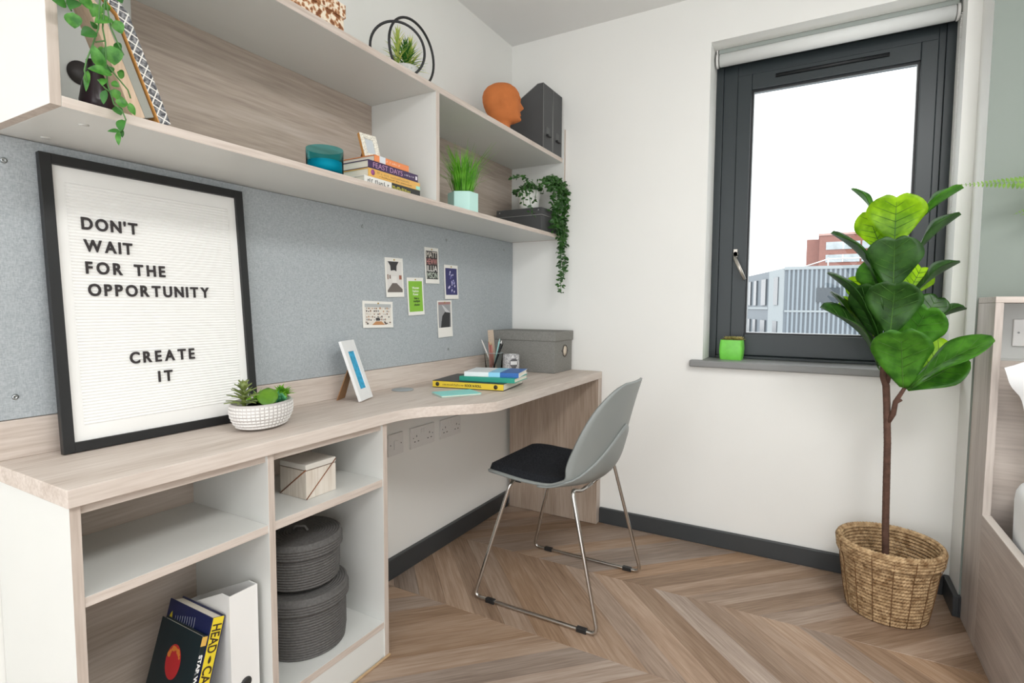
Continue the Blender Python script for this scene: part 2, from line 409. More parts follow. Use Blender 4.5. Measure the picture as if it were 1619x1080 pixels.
# ------------------------------------------------------------------ window
win = struct(bpy.data.objects.new('window_1', None)); COL.objects.link(win)
def ring(mb, x0, x1, z0, z1, wl, wr, wb_, wt, y0, y1, mi=0):
    mb.box((x0, y0, z0), (x0+wl, y1, z1), mi); mb.box((x1-wr, y0, z0), (x1, y1, z1), mi)
    mb.box((x0+wl, y0, z0), (x1-wr, y1, z0+wb_), mi); mb.box((x0+wl, y0, z1-wt), (x1-wr, y1, z1), mi)
YF = 2.66
m = MB(); ring(m, WX0, WX1, WZ0, WZ1, .03, .03, .012, .05, YF-.012, YF+.07); m.build('outer_frame', frame_dk, win, bevel=.002)
m = MB(); ring(m, WX0+.03, WX1-.03, WZ0+.012, WZ1-.05, .060, .022, .004, .05, YF-.002, YF+.07); m.build('frame', frame_dk, win, bevel=.002)
sx0, sx1, sz0, sz1 = -.352, .361, .844, 2.088
m = MB(); ring(m, sx0, sx1, sz0, sz1, .058, .054, .095, .068, YF-.008, YF+.06); m.build('sash', frame_dk, win, bevel=.003)
gx0, gx1, gz0, gz1 = -.294, .307, .939, 2.020
m = MB(); ring(m, gx0-.001, gx1+.001, gz0-.001, gz1+.001, .008, .008, .008, .008, YF+.004, YF+.03); m.build('gasket', gasket, win)
m = MB(); ring(m, gx0+.006, gx1-.006, gz0+.006, gz1-.006, .004, .004, .004, .004, YF+.012, YF+.03); m.build('glazing_bead', screw_m, win)
m = MB(); m.add([(gx0, YF+.022, gz0), (gx1, YF+.022, gz0), (gx1, YF+.022, gz1), (gx0, YF+.022, gz1)], [(0,1,2,3)]); m.build('pane', pane_m, win)
m = MB(); m.tube(fillet([(-.20, YF-.010, 2.062), (.205, YF-.010, 2.062)], .01), .008, 8); m.box((-.20, YF-.016, 2.056), (.205, YF-.004, 2.060)); m.build('trickle_vent', gasket, win)
m = MB()
hp = Vector((-.338, YF-.012, 1.30))
m.lathe([(.0, 0), (.011, 0), (.011, .012), (0, .012)], (0,0,0), 16, M=Matrix.Translation(hp) @ Matrix.Rotation(math.pi/2, 4, 'X'))
m.box((-.008, -.012, -.012), (.008, 0, .022), M=Matrix.Translation(hp))
m.tube([(-.338, YF-.03, 1.285), (-.336, YF-.045, 1.278)], .008, 8)
m.tube([(-.338, YF-.045, 1.283), (-.294, YF-.045, 1.185)], [.0085, .0075], 8)
m.build('handle', plain('satin_nickel', 'b9b3aa', .3, metal=.8), win)
struct(MB().box((-.492, YB-.035, .798), (.4545, YF+.02, .828)).build('window_sill', sill_m, bevel=.006, seg=3))
# roller blind
bl = thing('roller_blind', 'white roller blind rolled up at the head of the window', 'blind', (0, 2.59, 2.145))
m = MB(); m.tube([(-.420, 0, 0), (.395, 0, 0)], .027, 20); m.build('rolled_fabric', blind_m, bl)
m = MB(); m.box((-.425, -.012, .025), (.405, .02, .043)); m.build('top_rail', C('9aa19c'), bl, bevel=.002)
for xx in (-.434, .399):
    m = MB(); m.lathe([(0, 0), (.030, 0), (.030, .008), (0, .008)], (0,0,0), 20, M=Matrix.Translation((xx, 0, 0)) @ Matrix.Rotation(math.pi/2, 4, 'Y')); m.box((xx, -.010, .0), (xx+.006, .018, .043)); m.build('bracket', plastic_w, bl)
for dy, ln in ((-.018, .70), (-.0335, .70)):
    m = MB()
    for k in range(int(ln/.0062)):
        z = -.02-k*.0062; m.lathe([(.0003, -.0024), (.0021, 0), (.0003, .0024)], (.409+.0, dy, z), 6)
    m.build('bead_chain', plastic_w, bl)
m = MB(); m.tube([(.409, -.018, -.72), (.409, -.022, -.735), (.409, -.030, -.735), (.409, -.0335, -.72)], .002, 6); m.build('chain_link', plastic_w, bl)

# ------------------------------------------------------------------ outside: two buildings and ground
gd = MB().box((-120, 6, -7.2), (120, 190, -7)).build('ground', C('8f9294', .9)); struct(gd)
gb = thing('grey_building', 'grey corrugated metal building with a pale corner and narrow dark windows', 'building', (0, 20, -7))
cladm = plain('grey_cladding', '5d6870', .55); rib_m = plain('grey_cladding_rib', '7c8890', .55); palew = plain('pale_render', '8f989b', .7); dkwin = plain('dark_window_glass', '39434a', .2)
TZ = 2.36+7
m = MB(); m.prism([(-1.03, 0), (14, 0), (14, 14), (-2.65, 14), (-2.65, 4.61)], 0, TZ); m.build('wall', [cladm], gb)
m = MB()
for k in range(110):
    x = -.92+k*.13
    m.box((x, -.05, 0), (x+.06, 0, TZ-.02))
m.build('cladding', rib_m, gb, kind='stuff')
m = MB(); m.box((-1.04, -.07, TZ-.06), (14, .0, TZ+.04)); m.build('roof_edge', palew, gb)
m = MB(); m.box((-1.0, -.065, 7.92), (14, -.045, 7.98)); m.build('floor_band', palew, gb)
ex = Vector((-1.62, 4.61, 0)); exl = ex.length; ex.normalize(); ez = Vector((0, 0, 1)); en = Vector((-ex.y, ex.x, 0))
def left_face(u0, u1, z0, z1, t, nm, mt):
    Mx = Matrix(((ex.x, en.x, 0, -1.03), (ex.y, en.y, 0, 0), (0, 0, 1, 0), (0, 0, 0, 1)))
    mm = MB(); mm.box((u0*exl, -.01, z0), (u1*exl, t, z1), M=Mx); return mm.build(nm, mt, gb)
left_face(0, .34, 0, TZ, .03, 'corner_panel', palew)
left_face(.34, 1, 8.0, 8.08, .05, 'floor_band', palew)
for u0, u1 in ((.10, .20), (.40, .52), (.66, .74), (.84, .92)):
    left_face(u0, u1, 8.15, 9.1, .06, 'window', dkwin); left_face(u0, u1, 6.4, 7.6, .06, 'window', dkwin)
m = MB(); m.box((-.1, -.08, 8.25), (.55, -.04, 8.7)); m.build('louvre', dkwin, gb)
rl = MB()
for k in range(6): rl.tube([(.2+k*1.1, .6, TZ), (.2+k*1.1, .6, TZ+.34)], .02, 6)
rl.tube([(-.6, .6, TZ+.03), (.2, .6, TZ+.3), (8, .6, TZ+.34)], .02, 6); rl.build('roof_railing', C('e8e4e0'), gb)
bb = thing('brick_building', 'red brick block with long window bands beyond the grey building', 'building', (0, 60, -7))
brickm = plain('veiled_red_brick', '8f6156', .85, var=.06, vscale=3); bglass = plain('office_glass', 'aab4b8', .3, var=.2, vscale=1.5)  # red brick with distance haze and window veil mixed into its colour
m = MB(); m.box((-1.3, 1.0, 0), (0.2, 14, 14.75)); m.build('stair_tower', brickm, bb)
m = MB(); m.box((-.2, 0, 0), (16, 16, 15.0)); m.build('wall', brickm, bb)
m = MB(); m.box((-.3, -.1, 14.95), (16.1, 16, 15.15)); m.build('parapet', C('b9958b'), bb)
for z0 in (13.7, 12.5, 11.2, 10.0):
    for k in range(5):
        m = MB(); m.box((.35+k*2.9, -.06, z0-.1), (3.1+k*2.9, .05, z0+.62)); w_ = m.build('window', bglass, bb)
        m = MB(); m.box((1.7+k*2.9, -.1, z0-.1), (1.8+k*2.9, .0, z0+.62)); m.build('mullion', C('d9d4cf'), w_)

# ------------------------------------------------------------------ desk, cabinet, pinboard
ZD = .747
dk = thing('desk', 'long pale oak worktop along the wall with a wider rounded desk end', 'desk', (-1.2, 1.4, 0))
def rel(o, mb):
    mb.v = [(v[0]-o.location.x, v[1]-o.location.y, v[2]-o.location.z) for v in mb.v]; return mb
edge = fillet([(-1.088, .405, 0), (-1.088, 1.275, 0), (-.932, 1.455, 0), (-.906, 1.515, 0), (-.906, 2.487, 0)], .085, 8)
edge[0] = Vector((-1.088, .405, 0))
XG = XW+.001
poly = [(XG, .405)]+[(p.x, p.y) for p in edge]+[(XG, 2.487)]
m = MB(); m.prism(poly, ZD-.033, ZD-.0006); rel(dk, m).build('worktop', wood_y, dk, bevel=.0015)
m = MB(); m.box((XG, .405, ZD-.0004), (XW+.016, 2.487, .825)); rel(dk, m).build('upstand', wood_y, dk, bevel=.001)
m = MB(); m.box((-1.395, 2.44, .002), (-.907, 2.487, ZD-.033), [0,0,0,1,0,0]); rel(dk, m).build('end_panel', [wood_end, wood_z], dk, bevel=.001)
m = MB(); m.box((XG, 1.2, ZD-.06), (XW+.03, 2.44, ZD-.033)); m.box((XG, 2.40, ZD-.10), (XW+.03, 2.44, ZD-.033)); rel(dk, m).build('support_batten', white_lam, dk)
m = MB(); m.lathe([(0, 0), (.040, 0), (.040, .0025), (.036, .004), (0, .004)], (-1.338, 1.535, ZD), 32); rel(dk, m).build('cable_grommet', C('9ba3a6'), dk)

cb = thing('open_cabinet', 'white open shelf cabinet with oak edges under the worktop', 'cabinet', (-1.25, .8, 0))
XF = -1.10
def panel(nm, a, b, mats, mi):
    mm = MB(); mm.box(a, b, mi); return rel(cb, mm).build(nm, mats, cb, bevel=.0008)
WE = [0,0,0,1,0,0]
panel('side_panel', (XW+.001, .411, .0), (XF, .428, ZD-.034), [white_lam, wood_z], WE)
panel('side_panel', (XW+.001, 1.174, .0), (XF, 1.192, ZD-.034), [grey_lam, wood_z], WE)
panel('divider', (XW+.015, .793, .112), (XF, .810, ZD-.034), [grey_lam, wood_z], WE)
panel('top_rail', (XF-.06, .428, .694), (XF-.008, .793, ZD-.034), [wood_y], 0)
panel('top_rail', (XF-.06, .810, .694), (XF-.008, 1.174, ZD-.034), [wood_y], 0)
panel('shelf', (XW+.015, .428, .526), (XF-.003, .793, .545), [grey_lam, wood_y], WE)
panel('shelf', (XW+.015, .810, .526), (XF-.003, 1.174, .548), [grey_lam, wood_y], WE)
panel('bottom_board', (XW+.015, .428, .092), (XF-.002, 1.174, .112), [grey_lam, wood_y], WE)
panel('plinth', (XF-.02, .428, .0), (XF-.004, 1.174, .092), [white_lam], 0)
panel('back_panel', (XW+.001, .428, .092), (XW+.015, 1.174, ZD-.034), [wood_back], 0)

pb = thing('pinboard', 'grey-blue woven fabric pinboard between worktop and wall shelf', 'pinboard', (XW+.005, 1.45, 1.1))
m = MB(); m.box((XW+.001, .405, .8265), (XW+.010, 2.487, 1.3905)); rel(pb, m).build('panel', pin_fab, pb)
for (yy, zz) in ((.447, .871), (.449, 1.342), (1.92, .871), (1.413, 1.338), (1.908, 1.343), (2.40, 1.345), (2.43, .871)):
    m = MB(); m.lathe([(0, 0), (.006, 0), (.005, .0022), (.0022, .0026), (.0015, .0014), (0, .0014)], (0,0,0), 14, M=Matrix.Translation((XW+.010, yy, zz)) @ Matrix.Rotation(math.pi/2, 4, 'Y')); rel(pb, m).build('screw', screw_m, pb)

# ------------------------------------------------------------------ wall shelf
ws = thing('hanging_shelf', 'long oak and white wall shelf unit above the pinboard', 'shelf', (-1.27, 1.45, 1.39))
XS = -1.122
def sp(nm, a, b, mats, mi):
    mm = MB(); mm.box(a, b, mi); return rel(ws, mm).build(nm, mats, ws, bevel=.0008)
sp('lower_board', (XW, .437, 1.392), (XS, 2.472, 1.410), [grey_lam, wood_y], WE)
sp('upper_board', (XW, .437, 1.765), (XS, 2.472, 1.785), [grey_lam, wood_y], WE)
sp('end_panel', (XW, .420, 1.392), (XS, .437, 2.15), [white_lam, wood_z], [1,1,0,1,0,0])
sp('end_panel', (XW, 2.472, 1.392), (XS+.008, 2.489, 1.925), [white_lam, wood_z], [1,1,0,1,0,0])
sp('divider', (XW+.012, 1.462, 1.410), (XS, 1.481, 1.765), [white_lam, wood_z], WE)
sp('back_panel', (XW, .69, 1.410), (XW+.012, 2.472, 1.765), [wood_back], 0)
sp('white_back_panel', (XW, .437, 1.410), (XW+.012, .69, 1.765), [white_lam], 0)
for yy, xx in ((.50, -1.20), (.50, -1.36)):
    m = MB(); m.lathe([(0, 0), (.008, 0), (.008, .0012), (0, .0012)], (xx, yy, 1.3908), 16); rel(ws, m).build('cover_cap', grey_lam, ws)
g = MB(); gc = at(127, 116, 'x', XW+.012); g.lathe([(0, 0), (.025, 0), (.025, .003), (0, .003)], (0,0,0), 28, M=Matrix.Translation((XW+.012, gc.y, gc.z)) @ Matrix.Rotation(math.pi/2, 4, 'Y')); rel(ws, g).build('cable_grommet', C('3f3a3a'), ws)

# ------------------------------------------------------------------ sockets
def plate(name, label, y0, y1, z0, z1, kind):
    t = thing(name, label, 'socket', (XW, (y0+y1)/2, (z0+z1)/2)); hw = (y1-y0)/2; hh = (z1-z0)/2
    m = MB(); m.box((0, -hw, -hh), (.009, hw, hh)); m.build('plate', plastic_w, t, bevel=.002)
    def hole(yy, zz, w, h):
        m = MB(); m.box((.0088, yy-w/2, zz-h/2), (.0094, yy+w/2, zz+h/2)); m.build('pin_hole', hole_m, t)
    if kind == 'double':
        for s in (-1, 1):
            hole(s*.042, .006, .004, .008); hole(s*.042-.011, -.016, .0075, .004); hole(s*.042+.011, -.016, .0075, .004)
            m = MB(); m.box((.009, s*.009-.005, .014), (.012, s*.009+.005, .032)); m.build('switch', plastic_w, t, bevel=.001)
        for s in (-1, 1): hole(s*.062, 0, .004, .004)
    else:
        hole(-.03, 0, .004, .004); hole(.03, 0, .004, .004)
        m = MB(); m.box((.009, -.012, -.02), (.0115, .012, .014)); m.build('switch', plastic_w, t, bevel=.001)
    return t
plate('double_socket', 'white double wall socket under the desk beside the single switched plate', 1.667, 1.822, .480, .565, 'double')
plate('double_socket', 'white double wall socket under the desk, furthest from the cabinet', 1.864, 2.016, .479, .563, 'double')
plate('single_outlet', 'white single outlet plate half hidden by the cabinet side', 1.535, 1.621, .480, .565, 'single')

# ------------------------------------------------------------------ letter board
LB0 = Vector((-1.346, .499, ZD+.0012)); LBU = Vector((0, 1, 0)); LBV = Vector((-.048, 0, .623)); LH = LBV.length; LBV.normalize(); LBN = LBU.cross(LBV)
lw = .448
lb = thing('letter_board', 'large white letter board in a black frame leaning on the pinboard', 'letter board', LB0)
ML = Matrix(((LBU.x, LBV.x, LBN.x, 0), (LBU.y, LBV.y, LBN.y, 0), (LBU.z, LBV.z, LBN.z, 0), (0, 0, 0, 1)))
def lbox(mb, u0, u1, v0, v1, n0, n1): return mb.box((u0, v0, n0), (u1, v1, n1), M=ML)
fw = .021
for nm, a in (('frame_side', (0, fw, 0, LH)), ('frame_side', (lw-fw, lw, 0, LH)), ('frame_rail', (fw, lw-fw, 0, fw)), ('frame_rail', (fw, lw-fw, LH-fw, LH))):
    m = MB(); lbox(m, *a, -.014, 0); m.build(nm, black_sat, lb, bevel=.0008)
m = MB(); lbox(m, fw, lw-fw, fw, LH-fw, -.0135, -.008); bd = m.build('board', C('f1f1ee', .8), lb)
m = MB(); n_g = 76; g0, g1 = fw+.035, LH-fw-.035
for k in range(n_g):
    v = g0+(g1-g0)*k/(n_g-1); hgt = (g1-g0)/(n_g-1)
    m.add([ML @ Vector((fw+.022, v-hgt*.42, -.008)), ML @ Vector((lw-fw-.022, v-hgt*.42, -.008)), ML @ Vector((lw-fw-.022, v, -.0062)), ML @ Vector((fw+.022, v, -.0062)), ML @ Vector((lw-fw-.022, v+hgt*.42, -.008)), ML @ Vector((fw+.022, v+hgt*.42, -.008))], [(0,1,2,3), (3,2,4,5)])
m.build('felt_ridge', C('f1f1ee', .8), lb, kind='stuff')
def lb_uv(px, py):
    d = _f + _r*((px-W/2)/F) - _u*((py-H/2)/F); t = (LB0-CAM).dot(LBN)/d.dot(LBN); p = CAM+d*t-LB0
    return p.dot(LBU), p.dot(LBV)
let_m = C('2b2526', .5)
for s, a, b in (("DON'T", (131, 361), (220, 370.5)), ("WAIT", (135, 396.5), (212, 402)), ("FOR THE", (138, 432), (263.5, 437)), ("OPPORTUNITY", (142, 467), (333, 470)), ("CREATE", (208, 574), (310, 567)), ("IT", (253, 603.5), (275.5, 601))):
    u0, v0 = lb_uv(*a); u1, v1 = lb_uv(*b); v = (v0+v1)/2
    ms = []
    for ch in s:
        if ch == ' ': ms.append(None); continue
        me = text_mesh(ch, .036, .0014, .0009, .86); ms.append(me)
    wd_ = [(.009 if q is None else max(v_.co.x for v_ in q.vertices)-min(v_.co.x for v_ in q.vertices)) for q in ms]
    gap = (u1-u0-sum(wd_))/(len(s)-1); cur = u0
    for q, w_ in zip(ms, wd_):
        if q is not None:
            x0 = min(v_.co.x for v_ in q.vertices)
            q.transform(ML @ Matrix.Translation((cur-x0, v, -.0052))); q.materials.clear(); q.materials.append(let_m)
            o = bpy.data.objects.new('letter', q); COL.objects.link(o); o.parent = lb
        cur += w_+gap

# ------------------------------------------------------------------ leaf helpers
def leaf_pts(base, tip, normal, width, shape, bend=0., fold=.15, nu=5, nv=8, wav=0., notch=0):
    """leaf surface from base to tip; shape(t) gives relative half width"""
    base = Vector(base); tip = Vector(tip); ax = tip-base; ln = ax.length; ax.normalize()
    n = Vector(normal); n = (n-ax*n.dot(ax))
    if n.length < 1e-4: n = ax.orthogonal()
    n.normalize(); sd = ax.cross(n)
    ph = random.random()*6
    vs = []
    for j in range(nv):
        t = j/(nv-1); hw = width/2*shape(t); c = base+ax*ln*t+n*bend*ln*math.sin(math.pi*t)
        for i in range(nu):
            s = -1+2*i/(nu-1)
            vs.append(c+sd*hw*s+n*(fold*hw*abs(s)+wav*width*abs(s)*math.sin(ph+t*9+s))-ax*ln*notch*(1-abs(s))**2*t**5)
    fs = [(j*nu+i, j*nu+i+1, (j+1)*nu+i+1, (j+1)*nu+i) for j in range(nv-1) for i in range(nu-1)]
    return vs, fs
sh_oval = lambda t: max(.02, math.sin(math.pi*min(1, t**.8))**.8)
sh_spike = lambda t: max(.02, (1-t)**.7*min(1, .45+t*3))
def sh_fiddle(t): # narrow base, broad rounded far end
    a = .10+.90*max(0, min(1, t/.62))**.85
    if t > .62: a = math.sqrt(max(0, 1-((t-.62)/.40)**2.2))
    return max(.12, a)

# ------------------------------------------------------------------ things on the desk
# bowl of succulents
bc = Vector((-1.245, .885, ZD))
pl = thing('succulent_bowl', 'oval white woven-texture bowl of mixed succulents by the letter board', 'planter', bc)
Lm = Matrix.Rotation(math.radians(28), 4, 'Z')
prof = [(.055, 0), (.075, .006), (.092, .028), (.097, .050), (.093, .066), (.089, .068), (.088, .060), (.0, .056)]
m = MB(); m.lathe(prof, (0,0,0), 40, sx=.72, sy=1.0, M=Lm); m.build('bowl', C('c3bebb', .8), pl)
m = MB()
for j in range(7):
    for k in range(46):
        a = 2*math.pi*(k+.5*(j % 2)*0)/46; zc = .010+j*.0082
        r_ = [.0785, .0855, .0905, .0942, .0960, .0965, .0955][j]
        c = Lm @ Vector((r_*.72*math.cos(a), r_*math.sin(a), zc)); nrm = (Lm @ Vector((math.cos(a)/.72, math.sin(a), 0))).normalized()
        tg = Vector((-nrm.y, nrm.x, 0)); h = .0029; w_ = .0044
        up = Vector((0, 0, 1)); q = [c-tg*w_-up*h, c+tg*w_-up*h, c+tg*w_+up*h, c-tg*w_+up*h]; tp = [c+(p-c)*.65+nrm*.0014 for p in q]
        m.add(q+tp, [(4,5,6,7), (0,1,5,4), (1,2,6,5), (2,3,7,6), (3,0,4,7)])
m.build('woven_relief', C('e9e7e4', .8), pl, kind='stuff')
m = MB(); m.lathe([(0, .058), (.086, .058)], (0,0,0), 24, sx=.70, M=Lm); m.build('soil', soil, pl)
c0 = Vector((.008, -.055, .058))
m = MB(); m.tube([c0, c0+Vector((0, 0, .055))], .004, 8); m.lathe([(0, .046), (.009, .05), (.010, .057), (.006, .064), (0, .066)], c0, 12)
for lv in range(5):
    for k in range(7):
        a = 2*math.pi*(k+lv*.5)/7; e = .15+lv*.22; ln = .048-lv*.006
        b_ = c0+Vector((0, 0, .008+lv*.010)); d = Vector((math.cos(a)*math.cos(e), math.sin(a)*math.cos(e), math.sin(e)))
        vs, fs = leaf_pts(b_, b_+d*ln, Vector((-d.x*.3, -d.y*.3, 1)), .011, sh_spike, .06, .3, 3, 5); m.add(vs, fs, 0, True)
m.build('spiky_succulent', succ_m, pl, solid=.0022)
m = MB(); vs, fs = leaf_pts((.050, -.02, .056), (.010, .012, .098), (1, -.8, .3), .05, sh_oval, .1, .2, 5, 7); m.add(vs, fs, 0, True); m.build('paddle_leaf', leaf_mat('paddle_green', '55861f', '6f9c2c', .15), pl, solid=.003)
def tuft(nm, c, mat, n, rad, ln, w_):
    mm = MB()
    for k in range(n):
        a = random.random()*6.283; e = random.uniform(.1, 1.4); st = Vector(c)+Vector((random.uniform(-rad, rad), random.uniform(-rad, rad), 0))
        d = Vector((math.cos(a)*math.cos(e), math.sin(a)*math.cos(e), math.sin(e))); l_ = ln*random.uniform(.6, 1.1)
        vs, fs = leaf_pts(st, st+d*l_, (0, 0, 1), w_, sh_oval, .1, .2, 3, 4); mm.add(vs, fs, 0, True)
    return mm.build(nm, mat, pl)
tuft('green_succulent', (-.006, .0, .062), succ_g, 70, .022, .034, .010)
tuft('teal_succulent', (.026, .030, .060), succ_t, 80, .016, .030, .006)
tuft('leafy_succulent', (.0, .045, .060), succ_g, 50, .02, .030, .011)
tuft('round_succulent', (-.020, .075, .066), succ_g, 60, .010, .034, .012)

# white photo frame with a blue picture
def photo_frame(name, label, bl, br, hgt, lean, mats, bw, bh, strut_col, thick=.010):
    bl = Vector(bl); br = Vector(br); u = (br-bl); w = u.length; u.normalize(); n = Vector((u.y, -u.x, 0)) # facing the room
    v = (Vector((0, 0, 1))*math.cos(lean)-n*math.sin(lean)).normalized(); nn = u.cross(v)
    t = thing(name, label, 'photo frame', bl+Vector((0, 0, .0008)))
    Mx = Matrix(((u.x, v.x, nn.x, 0), (u.y, v.y, nn.y, 0), (u.z, v.z, nn.z, thick*math.sin(lean)), (0, 0, 0, 1)))
    for nm, a in (('frame_side', (0, bw, 0, hgt)), ('frame_side', (w-bw, w, 0, hgt)), ('frame_rail', (bw, w-bw, 0, bh)), ('frame_rail', (bw, w-bw, hgt-bh, hgt))):
        mm = MB(); mm.box((a[0], a[2], -thick), (a[1], a[3], 0), [0,0,0,0,0,1 if a[0] == 0 else 0], M=Mx); mm.build(nm, [mats[0], mats[2] if len(mats) > 2 else mats[0]], t, bevel=.0008)
    mm = MB(); mm.box((bw, bh, -thick), (w-bw, hgt-bh, -.003), M=Mx); mm.build('picture', mats[1], t)
    mm = MB()
    tb = Mx @ Vector((w*.5, hgt*.62, -thick)); bz = bl.z; back = tb-nn*0; foot = Vector((tb.x, tb.y, 0))-Vector((n.x, n.y, 0))*hgt*.20
    foot.z = 0
    hw = u*w*.30
    q = [tb-hw*.6, tb+hw*.6, foot+hw, foot-hw]
    mm.add([p for p in q]+[p-n*.003 for p in q], [(0,1,2,3), (7,6,5,4), (0,4,5,1), (1,5,6,2), (2,6,7,3), (3,7,4,0)])
    mm.build('easel_strut', strut_col, t)
    return t
blue_pic = plain('blue_grass_picture', '29a3cf', .5, var=.25, vscale=90)
photo_frame('framed_photo', 'white slim photo frame with a bright blue picture on the desk', (-1.273, 1.262, ZD), (-1.310, 1.353, ZD), .205, .33, [C('eceded', .5), blue_pic], .026, .038, kraft)

# books
def book(name, label, loc, L_, D_, T_, cover, spine=None, rotz=0, group=None, pages=paper, rot=None):
    """spine at local +x face, length along y, depth along -x, thickness z"""
    t = thing(name, label, 'book', loc, rotz, group)
    if rot: t.rotation_euler = rot
    ct = .0022 if T_ > .01 else .001
    m = MB(); m.box((-D_, -L_/2, 0), (0, L_/2, ct)); m.box((-D_, -L_/2, T_-ct), (0, L_/2, T_)); m.box((-ct, -L_/2, ct), (0, L_/2, T_-ct), [0,0,0,1,0,0]); m.build('cover', [cover, spine or cover], t, bevel=.0005)
    m = MB(); m.box((-D_+.003, -L_/2+.003, ct), (-ct, L_/2-.003, T_-ct)); m.build('pages', pages, t)
    return t
def spine_M(t_z, flip=1):   # lettering on the spine face (local +x), reading along +y
    return frameM((.0004, 0, t_z), (0, 1, 0), (0, 0, 1))
yel = C('e6c93a', .45)
Pa = Vector((-1.289, 1.649)); Pb = Vector((-.997, 1.701)); 
dirv = (Pb-Pa).normalized(); ang = math.atan2(dirv.y, dirv.x)   # spine runs along this
mid = (Pa+Pb)/2
bk = book('hardback_book', 'yellow-spined black hardback at the bottom of the desk pile', (mid.x, mid.y, ZD), .292, .225, .027, C('2d2d2e', .4), yel, ang-math.pi/2)
marks(bk, C('3a3420'), frameM((.0004, -.058, .0135), (0, 1, 0), (0, 0, 1)), .088, .0085, 15, 4)
put_text('ROCK N ROLL', .012, C('3a3420'), bk, frameM((.0004, .024, .0135), (0, 1, 0), (0, 0, 1)), width=.068, offset=.0003)
for s in (-.125, .115):
    m = MB(); m.lathe([(0, 0), (.008, 0), (.008, .0006), (0, .0006)], (0,0,0), 14, M=Matrix.Translation((.0003, s, .0135)) @ Matrix.Rotation(math.pi/2, 4, 'Y')); m.build('emblem', C('3a3420'), bk)
bk2 = book('green_book', 'teal-green book in the middle of the desk pile', (-1.083, 1.715, ZD+.0272), .225, .155, .017, C('2fa28c', .4), C('2a9a84'), ang-math.pi/2)
bk3 = book('blue_white_book', 'white and blue paperback on top of the desk pile', (-1.075, 1.735, ZD+.0444), .215, .155, .017, C('e9eef0', .35), C('e9eef0'), ang-math.pi/2+.10)
m = MB(); m.box((-.155, .035, .0170), (.0003, .1078, .0174)); m.box((-.0001, .035, .0), (.0004, .1078, .0172)); m.build('blue_band', C('1763b0', .35), bk3)
m = MB(); m.box((-.155, -.01, .0170), (.0003, .035, .0174)); m.box((-.0001, -.01, .0), (.0004, .035, .0172)); m.build('pale_blue_band', C('8fd0ee', .35), bk3)
nb = thing('aqua_notebook', 'thin aqua notebook lying at the desk edge in front of the book pile', 'notebook', (-1.112, 1.562, ZD), math.radians(-4))
qd = [(-1.184, 1.503), (-1.098, 1.449), (-1.021, 1.571), (-1.169+.035, 1.645)]
e1 = (Vector(qd[2])-Vector(qd[1])).normalized(); a1 = math.atan2(e1.y, e1.x)
nb.rotation_euler = (0, 0, a1)
m = MB(); m.box((-.073, -.048, .0006), (.073, .048, .0045)); m.build('pages', paper, nb)
m = MB(); m.box((-.075, -.05, .0045), (.075, .05, .006)); m.box((-.075, -.05, 0), (.075, .05, .0006)); m.build('cover', C('8fded8', .5), nb, bevel=.0004)

# pencil tumbler
cx, cy = -1.305, 2.13
tb = thing('glass_tumbler', 'clear glass tumbler holding pencils and pens', 'tumbler', (cx, cy, ZD))
m = MB(); m.lathe([(0, .001), (.038, .001), (.044, .098)], (0,0,0), 28); m.f.pop(); m.m.pop(); m.sm.pop(); m.build('glass', tumbler_m, tb)
m = MB(); m.tube([(.044*math.cos(2*math.pi*k/28), .044*math.sin(2*math.pi*k/28), .098) for k in range(28)], .0011, 6, closed=True); m.build('rim', C('b9c6c6', .1), tb)
def stick(name, label, cat, col, bx_, by_, tx_, ty_, ln, r_, tipc=None):
    t = thing(name, label, cat, (cx+bx_, cy+by_, ZD+.0075), group='pens and pencils in the tumbler'); d = Vector((tx_-bx_, ty_-by_, .093)).normalized()
    m = MB(); m.tube([(0,0,.0), d*ln], r_, 6); m.build('barrel', col, t)
    m = MB(); m.tube([d*ln, d*(ln+.014)], [r_, .0006], 6); m.build('tip', tipc or C('d9c09a'), t)
stick('pencil', 'pink pencil standing in the glass tumbler', 'pencil', C('c98d80'), -.012, -.010, -.010, -.022, .140, .0038)
stick('pencil', 'rose pencil standing in the glass tumbler', 'pencil', C('b9786c'), -.004, .012, .004, -.020, .138, .0038)
stick('pencil', 'dark pink pencil standing in the glass tumbler', 'pencil', C('a4655c'), .0, -.012, .000, -.026, .130, .0038)
stick('pencil', 'white pencil leaning out of the tumbler toward the pinboard', 'pencil', C('e7e2dc'), .010, -.006, -.028, -.018, .150, .0036, C('f0eee9'))
stick('pen', 'pale teal pen standing in the glass tumbler', 'pen', C('9fd3d0'), -.006, .006, .018, .000, .150, .004, C('bfe3e0'))
stick('pen', 'black pen leaning toward the grey box', 'pen', C('1c1c1e'), -.016, .010, .016, .026, .130, .004, C('1c1c1e'))
stick('pen', 'black pen with a white end leaning toward the grey box', 'pen', C('232325'), .006, -.020, .028, -.006, .140, .004, C('ececec'))
rl_ = thing('wooden_ruler', 'pale wooden ruler standing behind the pencils', 'ruler', (cx-.012, cy+.022, ZD+.0075))
m = MB(); m.box((-.015, -.0012, 0), (.015, .0012, .195), M=Matrix.Rotation(math.radians(-6), 4, 'Y')); m.build('blade', C('cdb9a4'), rl_)
m = MB()
for k in range(16): m.box((-.015, -.0015, .01+k*.0115), (-.006 if k % 2 else -.002, -.0011, .0106+k*.0115), M=Matrix.Rotation(math.radians(-6), 4, 'Y'))
m.build('graduations', C('6b5a48'), rl_)

